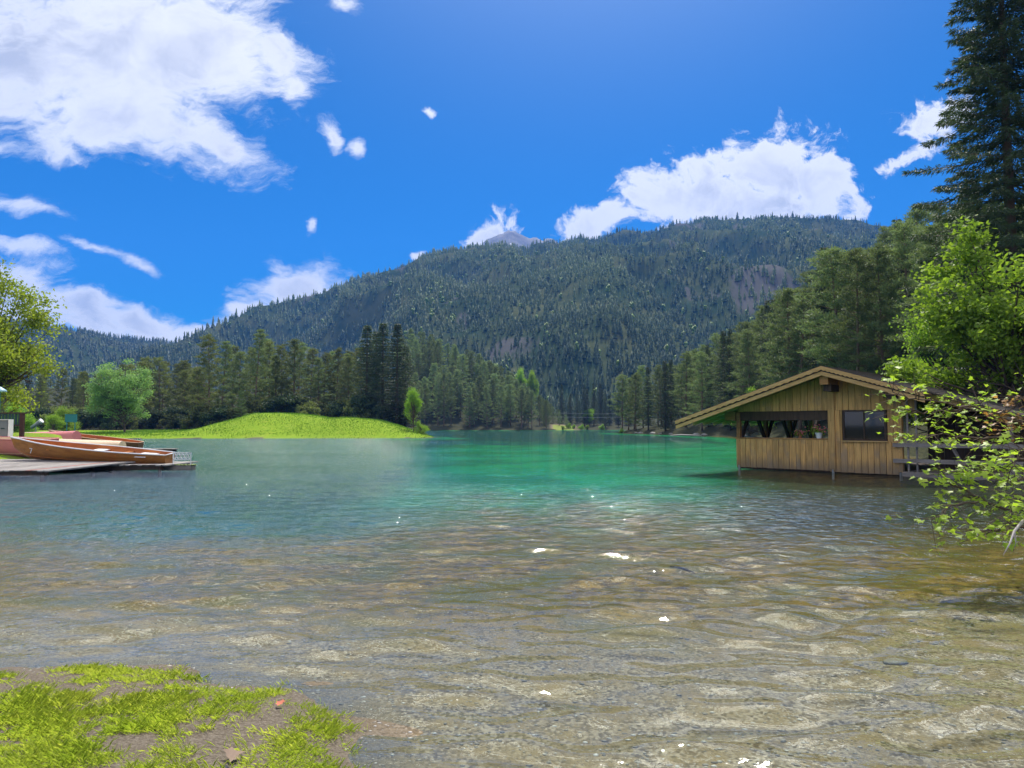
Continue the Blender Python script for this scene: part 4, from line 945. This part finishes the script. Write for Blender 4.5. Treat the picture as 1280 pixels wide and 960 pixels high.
# ------------------------------------------------------------------ small things on the left shore
M['teal'] = simple('teal_paint', (.045, .24, .22), .5, .15, 4); M['slat'] = simple('dark_green_slats', (.02, .055, .05), .5, .3, 4); M['cabinet'] = simple('grey_cabinet', (.16, .18, .18), .5, .15, 4)
x, y = line(89.5, 75); z = hz(x, y); o = empty('notice_board', (x, y, z)); tag(o, 'teal green notice board on two posts on the left lawn', 'notice board')
zt = at(89, 518, 75).z - z; MB().box((-.62, -.03, zt - .8), (.62, .03, zt - .03), .5).build('panel', M['teal'], o); MB().box((-.66, -.06, zt - .03), (.66, .06, zt + .03), .5).build('top_trim', M['teal'], o)
for sx in (-.42, .42): MB().box((sx - .04, -.022, 0), (sx + .04, .022, zt - .8), .5).build('post', M['teal'], o)
x, y = line(-30, 33.5); z = hz(x, y); o = empty('railing', (x, y, z)); tag(o, 'dark green slatted railing with brown end post at the left edge', 'railing')
Lr = (27 + 30) / FOC * 33.5; zt = at(0, 517, 33.5).z - z
MB().box((-.05, -.05, zt), (Lr + .3, .05, zt + .06)).build('top_rail', M['darkwood'], o); MB().box((0, -.03, .35), (Lr, .03, .43)).build('bottom_rail', M['darkwood'], o)
mb = MB()
for k in range(14): mb.box((.02 + k * Lr / 14, -.015, .43), (.02 + k * Lr / 14 + .11, .015, zt))
mb.build('slats', M['slat'], o); MB().box((Lr - .02, -.07, -.3), (Lr + .14, .07, zt)).build('end_post', simple('brown_post', (.075, .03, .02), .7, .3), o)
x, y = line(8, 32.4); z = hz(x, y); zt = at(8, 525, 32.4).z; o = empty('cabinet', (x, y, z), R(8)); tag(o, 'grey cabinet with pale frame in front of the dark railing', 'cabinet')
H_ = zt - z; MB().box((-.2, -.15, 0), (.2, .15, H_), .5).build('body', M['cabinet'], o); MB().box((-.2, -.18, H_ * .12), (.17, -.152, H_ * .93), .5).build('door', M['cabinet'], o)
MB().box((.2, -.19, 0), (.25, .15, H_ + .03), .5).box((-.22, -.19, H_), (.2, .15, H_ + .03), .5).build('frame', M['white'], o); MB().box((-.1, -.195, H_ * .72), (.06, -.182, H_ * .75), .5).build('handle', M['slat'], o)
x, y = line(-1, 36); z = hz(x, y); o = empty('street_lamp', (x, y, z)); tag(o, 'lamp with pale blue hood under the left leafy tree', 'lamp')
zt = at(0, 490, 36).z - z; MB().tube([(0, 0, 0), (0, 0, zt)], .045, 8).build('post', M['teal'], o); mb = MB(); mb.tube([(0, 0, zt), (0, 0, zt + .1), (0, 0, zt + .22), (0, 0, zt + .27)], [.32, .28, .1, .03], 14); mb.build('hood', simple('pale_blue_hood', (.35, .55, .6), .4, .1), o, True)
x, y = line(48, 62); z = hz(x, y); o = empty('viewing_telescope', (x, y, z)); tag(o, 'small tilted grey viewing telescope on a thin post on the lawn', 'telescope')
zt = at(48, 531, 62).z - z; MB().tube([(-.15, 0, 0), (-.15, 0, zt)], .04, 8).build('post', M['steel'], o); MB().tube([(-.5, 0, zt - .25), (-.1, 0, zt + .05), (.25, 0, zt + .3)], [.14, .15, .17], 12).build('barrel', M['greyhull'], o, True); MB().tube([(.22, 0, zt + .28), (.34, 0, zt + .37)], [.2, .21], 12).build('rim', M['white'], o)

# ------------------------------------------------------------------ near branch with maple leaves
LEAF2D = [(0, 0), (.22, .06), (.52, -.02), (.42, .22), (.50, .48), (.26, .50), (.14, .62), (0, 1.0), (-.14, .62), (-.26, .50), (-.50, .48), (-.42, .22), (-.52, -.02), (-.22, .06)]
def leaves_mesh(name, pos_, nrm, tipd, size, rs):
    n = len(pos_); nrm = nrm / np.linalg.norm(nrm, axis=1, keepdims=True); tp = tipd - nrm * np.sum(tipd * nrm, 1, keepdims=True); tp /= np.linalg.norm(tp, axis=1, keepdims=True) + 1e-9; sd = np.cross(tp, nrm)
    L2 = np.array(LEAF2D); k = len(L2) + 1; fold = rs.uniform(-.25, .35, n)
    v = np.zeros((n, k, 3))
    for i, (a, b) in enumerate(LEAF2D): v[:, i] = pos_ + size[:, None] * (sd * a * 1.05 + tp * b + nrm * (np.abs(a) * fold[:, None] - .18 * b * b))
    v[:, -1] = pos_ + size[:, None] * tp * .35
    f = []
    base_f = np.array([(k - 1, i, (i + 1) % (k - 1)) for i in range(k - 1)])
    f = (base_f[None] + (np.arange(n) * k)[:, None, None]).reshape(-1, 3)
    return np_mesh(name, v.reshape(-1, 3), f, np.repeat(rs.rand(n), k))
def leafy_shrub(name, root, limbs, label, cat, m, size=.085, per=34, seed=3, spreadz=.5, redder=None):
    rs = np.random.RandomState(seed); o = empty(name, root); tag(o, label, cat); tb = MB(); P = []; Nn = []; Tt = []; Pr = []; Nr = []; Tr = []
    root = Vector(root)
    for li, pts in enumerate(limbs):
        pts = [Vector(p) - root for p in pts]; m_ = len(pts)
        fine_ = []
        for i in range(m_ - 1):
            for q in np.linspace(0, 1, 6, endpoint=False): fine_.append(pts[i].lerp(pts[i + 1], q) + Vector(rs.normal(0, .012, 3)))
        fine_.append(pts[-1]); nf = len(fine_)
        tb.tube(fine_, [.017 * (1 - .85 * i / nf) + .002 for i in range(nf)], 5, cap=False)
        for i in range(int(nf * .22), nf):
            d = (fine_[min(i + 1, nf - 1)] - fine_[i - 1]).normalized()
            for s_ in range(2):
                td = Vector(rs.normal(0, 1, 3)); td = (td - d * td.dot(d)); td.z *= spreadz; td = (td.normalized() + d * .7 + Vector((0, 0, -.05))).normalized(); tl = rs.uniform(.12, .42)
                e = fine_[i] + td * tl; tb.tube([fine_[i], fine_[i] + td * tl * .5 + Vector((0, 0, .012)), e], [.004, .003, .0018], 4, cap=False)
                for j in range(max(3, int(per / 6))):
                    q = rs.uniform(.25, 1.05); c = fine_[i] + td * tl * q; out_ = Vector(rs.normal(0, 1, 3)); out_.z = out_.z * .4 - .25; out_ = out_ + td * .8
                    nn = np.array([rs.normal(0, .45), rs.normal(0, .45) - .15, 1.])
                    dst = (Pr, Nr, Tr) if (redder and redder(c + root)) and rs.rand() < .7 else (P, Nn, Tt)
                    dst[0].append(c + out_.normalized() * .03); dst[1].append(nn); dst[2].append(out_)
    tb.build('branch', M['bark'], o, True)
    link('leaves', leaves_mesh('leaves', np.array(P), np.array(Nn), np.array(Tt), rs.uniform(.6, 1.25, len(P)) * size, rs), M[m], o)
    if Pr: l_ = link('leaves', leaves_mesh('leaves', np.array(Pr), np.array(Nr), np.array(Tr), rs.uniform(.6, 1.1, len(Pr)) * size, rs), M['redleaf'], o); l_['label'] = 'reddish young leaves'
    return o
D0 = 8.0
A_ = lambda px, py, dy=0.: at(px, py, D0 + dy)
rt = (7.9, 9.2, hz(7.9, 9.2))
j1 = Vector((7.2, 8.9, 1.15)); j2 = Vector((7.2, 8.6, .75))
limbs = [[rt, j1, A_(1262, 520, .4), A_(1210, 508), A_(1150, 500, -.2), A_(1116, 490, -.3)],
         [A_(1210, 508), A_(1170, 518, .2), A_(1125, 512, .1)],
         [j1, A_(1275, 545, .2), A_(1230, 548, .2), A_(1180, 543, .3), A_(1142, 550, .2)],
         [j1, A_(1290, 575), A_(1255, 572, -.2), A_(1222, 592, -.2), A_(1190, 590, -.3)],
         [j2, A_(1285, 600, -.3), A_(1250, 600, -.4), A_(1228, 588, -.5)],
         [j2, A_(1290, 640, -.5), A_(1240, 632, -.5), A_(1195, 628, -.6), A_(1164, 650, -.6)],
         [A_(1240, 632, -.5), A_(1205, 612, -.3), A_(1172, 600, -.2)],
         [j2, A_(1300, 665, -.9), A_(1262, 655, -.9), A_(1232, 668, -1.0)],
         [j1, A_(1290, 530, .3), A_(1265, 525, .5), A_(1232, 520, .6), A_(1222, 500, .6)],
         [j1, A_(1300, 500, .2), A_(1280, 495, .2), A_(1268, 510, .3)],
         [j2, A_(1300, 560, -.6), A_(1276, 565, -.8), A_(1262, 590, -.9)],
         [j2, A_(1300, 620, -.8), A_(1278, 622, -1), A_(1262, 640, -1.2)]]
redp = at(1262, 528, 8.3)
leafy_shrub('maple_bush', rt, limbs, 'bright green maple branch reaching over the water in front of the boathouse', 'bush', 'maple', .070, 19, 3, redder=lambda c: (c - redp).length < .34)
# pale bare twig under the bush
q = at(1268, 660, 6.6); o = MB(); o.tube([at(1296, 640, 6.8), at(1278, 652, 6.7), at(1268, 664, 6.6), at(1262, 680, 6.55), at(1254, 694, 6.5)], [.012, .014, .012, .007, .003], 6); o.tube([at(1268, 664, 6.6), at(1270, 678, 6.6), at(1266, 690, 6.6)], [.008, .005, .002], 5)
tag(o.build('bare_twig', simple('pale_twig', (.42, .38, .34), .8, .2), None, True), 'pale bare twig hanging under the maple bush at the right edge', 'twig')

# ------------------------------------------------------------------ foreground turf, stones, leaves
rs = np.random.RandomState(8); n = 330000
x = rs.uniform(-4.6, -.6, n); y = rs.uniform(2.2, 5.1, n)
jx = x + (fbm(x * 5, y * 5 + 3, 3) - .5) * .5 + rs.normal(0, .05, n); jy = y + (fbm(x * 5 + 7, y * 5, 3) - .5) * .5 + rs.normal(0, .05, n)
ins = in_poly(TURF, jx, jy) & ~(in_poly(BARE, jx, jy) & (rs.rand(n) < .96)) & ~(in_poly(BARE2, x, y) & (rs.rand(n) < .8))
dn = fbm(x * 4, y * 4, 3); dn2 = fbm(x * 14 + 3, y * 14, 2); ins &= (dn * .6 + dn2 * .4 + rs.uniform(-.12, .12, n)) > .505
ins &= ~((x > -1.55) & (rs.rand(n) < .35))
x = x[ins]; y = y[ins]
for lx, ly in (ground_at(283, 950, .09).xy, ground_at(352, 884, .06).xy, ground_at(288, 873, .06).xy): k = np.hypot((x - lx), (y - ly)) > .085 * (1 if ly < 4 else .5); x, y = x[k], y[k]
z = height(x, y); n = len(x)
ln = rs.uniform(.02, .055, n) * (.6 + .9 * fbm(x * 3 + 8, y * 3, 2)); a = fbm(x * 1.5, y * 1.5 + 7, 2) * 9 + rs.normal(0, 1.5, n); le = rs.uniform(.3, 1.7, n)
d = np.stack([np.cos(a) * le, np.sin(a) * le, np.ones(n)], 1); d /= np.linalg.norm(d, axis=1, keepdims=True); s = np.stack([-np.sin(a), np.cos(a), np.zeros(n)], 1); w = rs.uniform(.0005, .0011, n)[:, None]
P = np.stack([x, y, z - .003], 1); mid = P + d * ln[:, None] * .6; tip = P + d * ln[:, None] + np.stack([np.cos(a), np.sin(a), -np.full(n, .35)], 1) * ln[:, None] * .2
v = np.stack([P - s * w, P + s * w, mid + s * w * .8, tip, mid - s * w * .8], 1).reshape(-1, 3); f = np.arange(n * 5).reshape(n, 5)
tone = np.clip(fbm(x * 2.2 + 4, y * 2.2, 3) * 1.1 - .15 + rs.uniform(-.28, .28, n) + (rs.rand(n) < .08) * .6, 0, 1)
tag(link('grass', np_mesh('grass', v, f, np.repeat(tone, 5)), M['grass']), 'short yellow-green turf at the water edge in the foreground', 'grass', kind='stuff')
n = 90000; x = rs.uniform(-62, -9, n); y = rs.uniform(72, 121, n); k = (lake_sd(x, y) < .35) & (x < -11) & (x > -.76 * y); x = x[k]; y = y[k]; n = len(x)
tn = fbm(x / 3.5, y / 5, 4); z = height(x, y); k = rs.rand(n) < .25 + tn; x, y, z, tn = x[k], y[k], z[k], tn[k]; n = len(x)
v, f, r = blades(np.stack([x, y, z - .02], 1), rs.normal(0, .45, (n, 3)) + [0, 0, 1], rs.uniform(.07, .22, n) * (.6 + tn), .05, rs, np.clip((tn - .3) * 1.6 + rs.uniform(-.2, .2, n), 0, 1))
M['meadow'] = leaf('meadow_blades', (.070, .170, .012), (.155, .260, .026), .4, .0)
tag(link('meadow_grass', np_mesh('meadow_grass', v, f, r), M['meadow']), 'bright green meadow grass covering the mound and the left lawn', 'grass', kind='stuff')
# pebbles on the shallow bed and wet shore
ico = bmesh.new(); bmesh.ops.create_icosphere(ico, subdivisions=1, radius=1); iv = np.array([q.co[:] for q in ico.verts]); jf = np.array([[w.index for w in q.verts] for q in ico.faces]); ico.free()
n = 40000; y = 2.4 + rs.rand(n) ** 1.3 * 8; x = (rs.rand(n) * 1.7 - .78) * y * .95 ; k = (height(x, y) < .05) & ~in_poly(TURF, x, y); x = x[k]; y = y[k]; n = len(x); z = height(x, y)
sz = .0025 + .012 * rs.rand(n) ** 8 + .0022 * y / 4 * rs.rand(n); sc = np.stack([sz * rs.uniform(.8, 1.5, n), sz * rs.uniform(.7, 1.2, n), sz * rs.uniform(.2, .4, n)], 1)
jit = rs.uniform(.8, 1.2, (n, len(iv), 1)); v = iv[None] * jit * sc[:, None] + np.stack([x, y, z + sz * .05], 1)[:, None]
f = (jf[None] + (np.arange(n) * len(iv))[:, None, None]).reshape(-1, 3)
m, t, out = mat('pebbles'); p = t.new('ShaderNodeBsdfPrincipled'); t.l.new(t.ramp(t.attr('rnd'), [(0, (.10, .088, .07)), (.4, (.19, .165, .125)), (.8, (.30, .27, .22)), (1, (.50, .47, .42))]), p.inputs['Base Color']); p.inputs['Roughness'].default_value = .7; t.l.new(p.outputs[0], out.inputs[0])
tag(link('gravel', np_mesh('gravel', v.reshape(-1, 3), f, np.repeat(rs.rand(n), len(iv))), m), 'small grey and brown pebbles on the shallow lake bed', 'gravel', kind='stuff')
def dead_leaf(px, py, sz, rz, col, label):
    g0 = ground_at(px, py, .1); z = hz(g0.x, g0.y); g0 = ground_at(px, py, z); rs = np.random.RandomState(int(px))
    me = leaves_mesh('dead_leaf', np.array([[0, 0, .022]]), np.array([[.1, -.35, 1.]]), np.array([[math.cos(rz), math.sin(rz), .1]]), np.array([sz]), rs)
    o = link('dead_leaf', me, simple('dead_leaf_' + str(px), col, .8, .3, 30)); o.location = (g0.x, g0.y, hz(g0.x, g0.y)); tag(o, label, 'leaf'); return o
dead_leaf(283, 952, .085, .7, (.24, .17, .12), 'brown curled dead leaf on the bare soil at the bottom')
dead_leaf(352, 884, .05, 2.5, (.45, .14, .08), 'small reddish dead leaf in the turf right of the bare soil')
def stone(px, py, r_, col, label, z=None):
    g0 = ground_at(px, py, .06 if z is None else z); zz = hz(g0.x, g0.y); mb = MB(); mb.blob((0, 0, r_ * .1), r_ * 1.3, r_, r_ * .4, .5, .10, 2)
    o = mb.build('stone', simple('stone_' + str(px), col, .8, .3, 30, bump=.3), None, True); o.location = (g0.x, g0.y, zz); o.rotation_euler.z = random.uniform(0, 6); tag(o, label, 'stone')
stone(278, 972, .022, (.035, .035, .042), 'dark slate stone beside the brown dead leaf')
stone(288, 873, .018, (.06, .06, .07), 'dark pebble lying in the upper bare soil patch')
stone(1120, 840, .07, (.24, .21, .17), 'flat pale stone under shallow water at the lower right', -.2)
o = MB(); a, b = ground_at(838, 708, -.01), ground_at(868, 716, -.01); o.tube([a, a.lerp(b, .5) + Vector((0, .05, .01)), b], [.012, .016, .008], 6)
tag(o.build('stick', M['bark'], None, True), 'dark short stick floating on the rippled water', 'stick')
# driftwood and boulders on the right shore
a, b = at(838, 543, 104), at(876, 547, 98); a.z = .18; b.z = .25
tag(MB().tube([a, a.lerp(b, .4) + Vector((0, 0, .08)), b], [.07, .11, .09], 8).build('driftwood_log', simple('bleached_wood', (.34, .32, .28), .8, .2), None, True), 'bleached driftwood log on the right shore left of the eave', 'log')
M['boulder'] = simple('boulder', (.26, .25, .23), .9, .35, 2, .1, bump=.4)
for k in range(12):
    yb = rr.uniform(92, 158); xs = np.interp(yb, [90, 105, 125, 150, 160], [30.5, 32, 29.5, 24.5, 23.5]); r_ = rr.uniform(.15, .45)
    mb = MB(); mb.blob((0, 0, r_ * .2), r_ * 1.4, r_, r_ * .7, None, .15, 2); o = mb.build('boulder', M['boulder'], None, True); o.location = (xs - .2, yb, .02); tag(o, 'small grey boulder at the waterline of the right shore', 'boulder', 'boulders along the right shore')
# two wires crossing the far gap
for k, (p0, p1) in enumerate((((690, 516), (792, 517)), ((690, 521), (792, 521)))):
    a, b = at(*p0, 268), at(*p1, 268); tag(MB().tube([a, a.lerp(b, .5) - Vector((0, 0, .3)), b], .05, 5).build('cable', M['steel']), ('upper' if k == 0 else 'lower') + ' thin cable crossing the gap at the far lake end', 'cable')
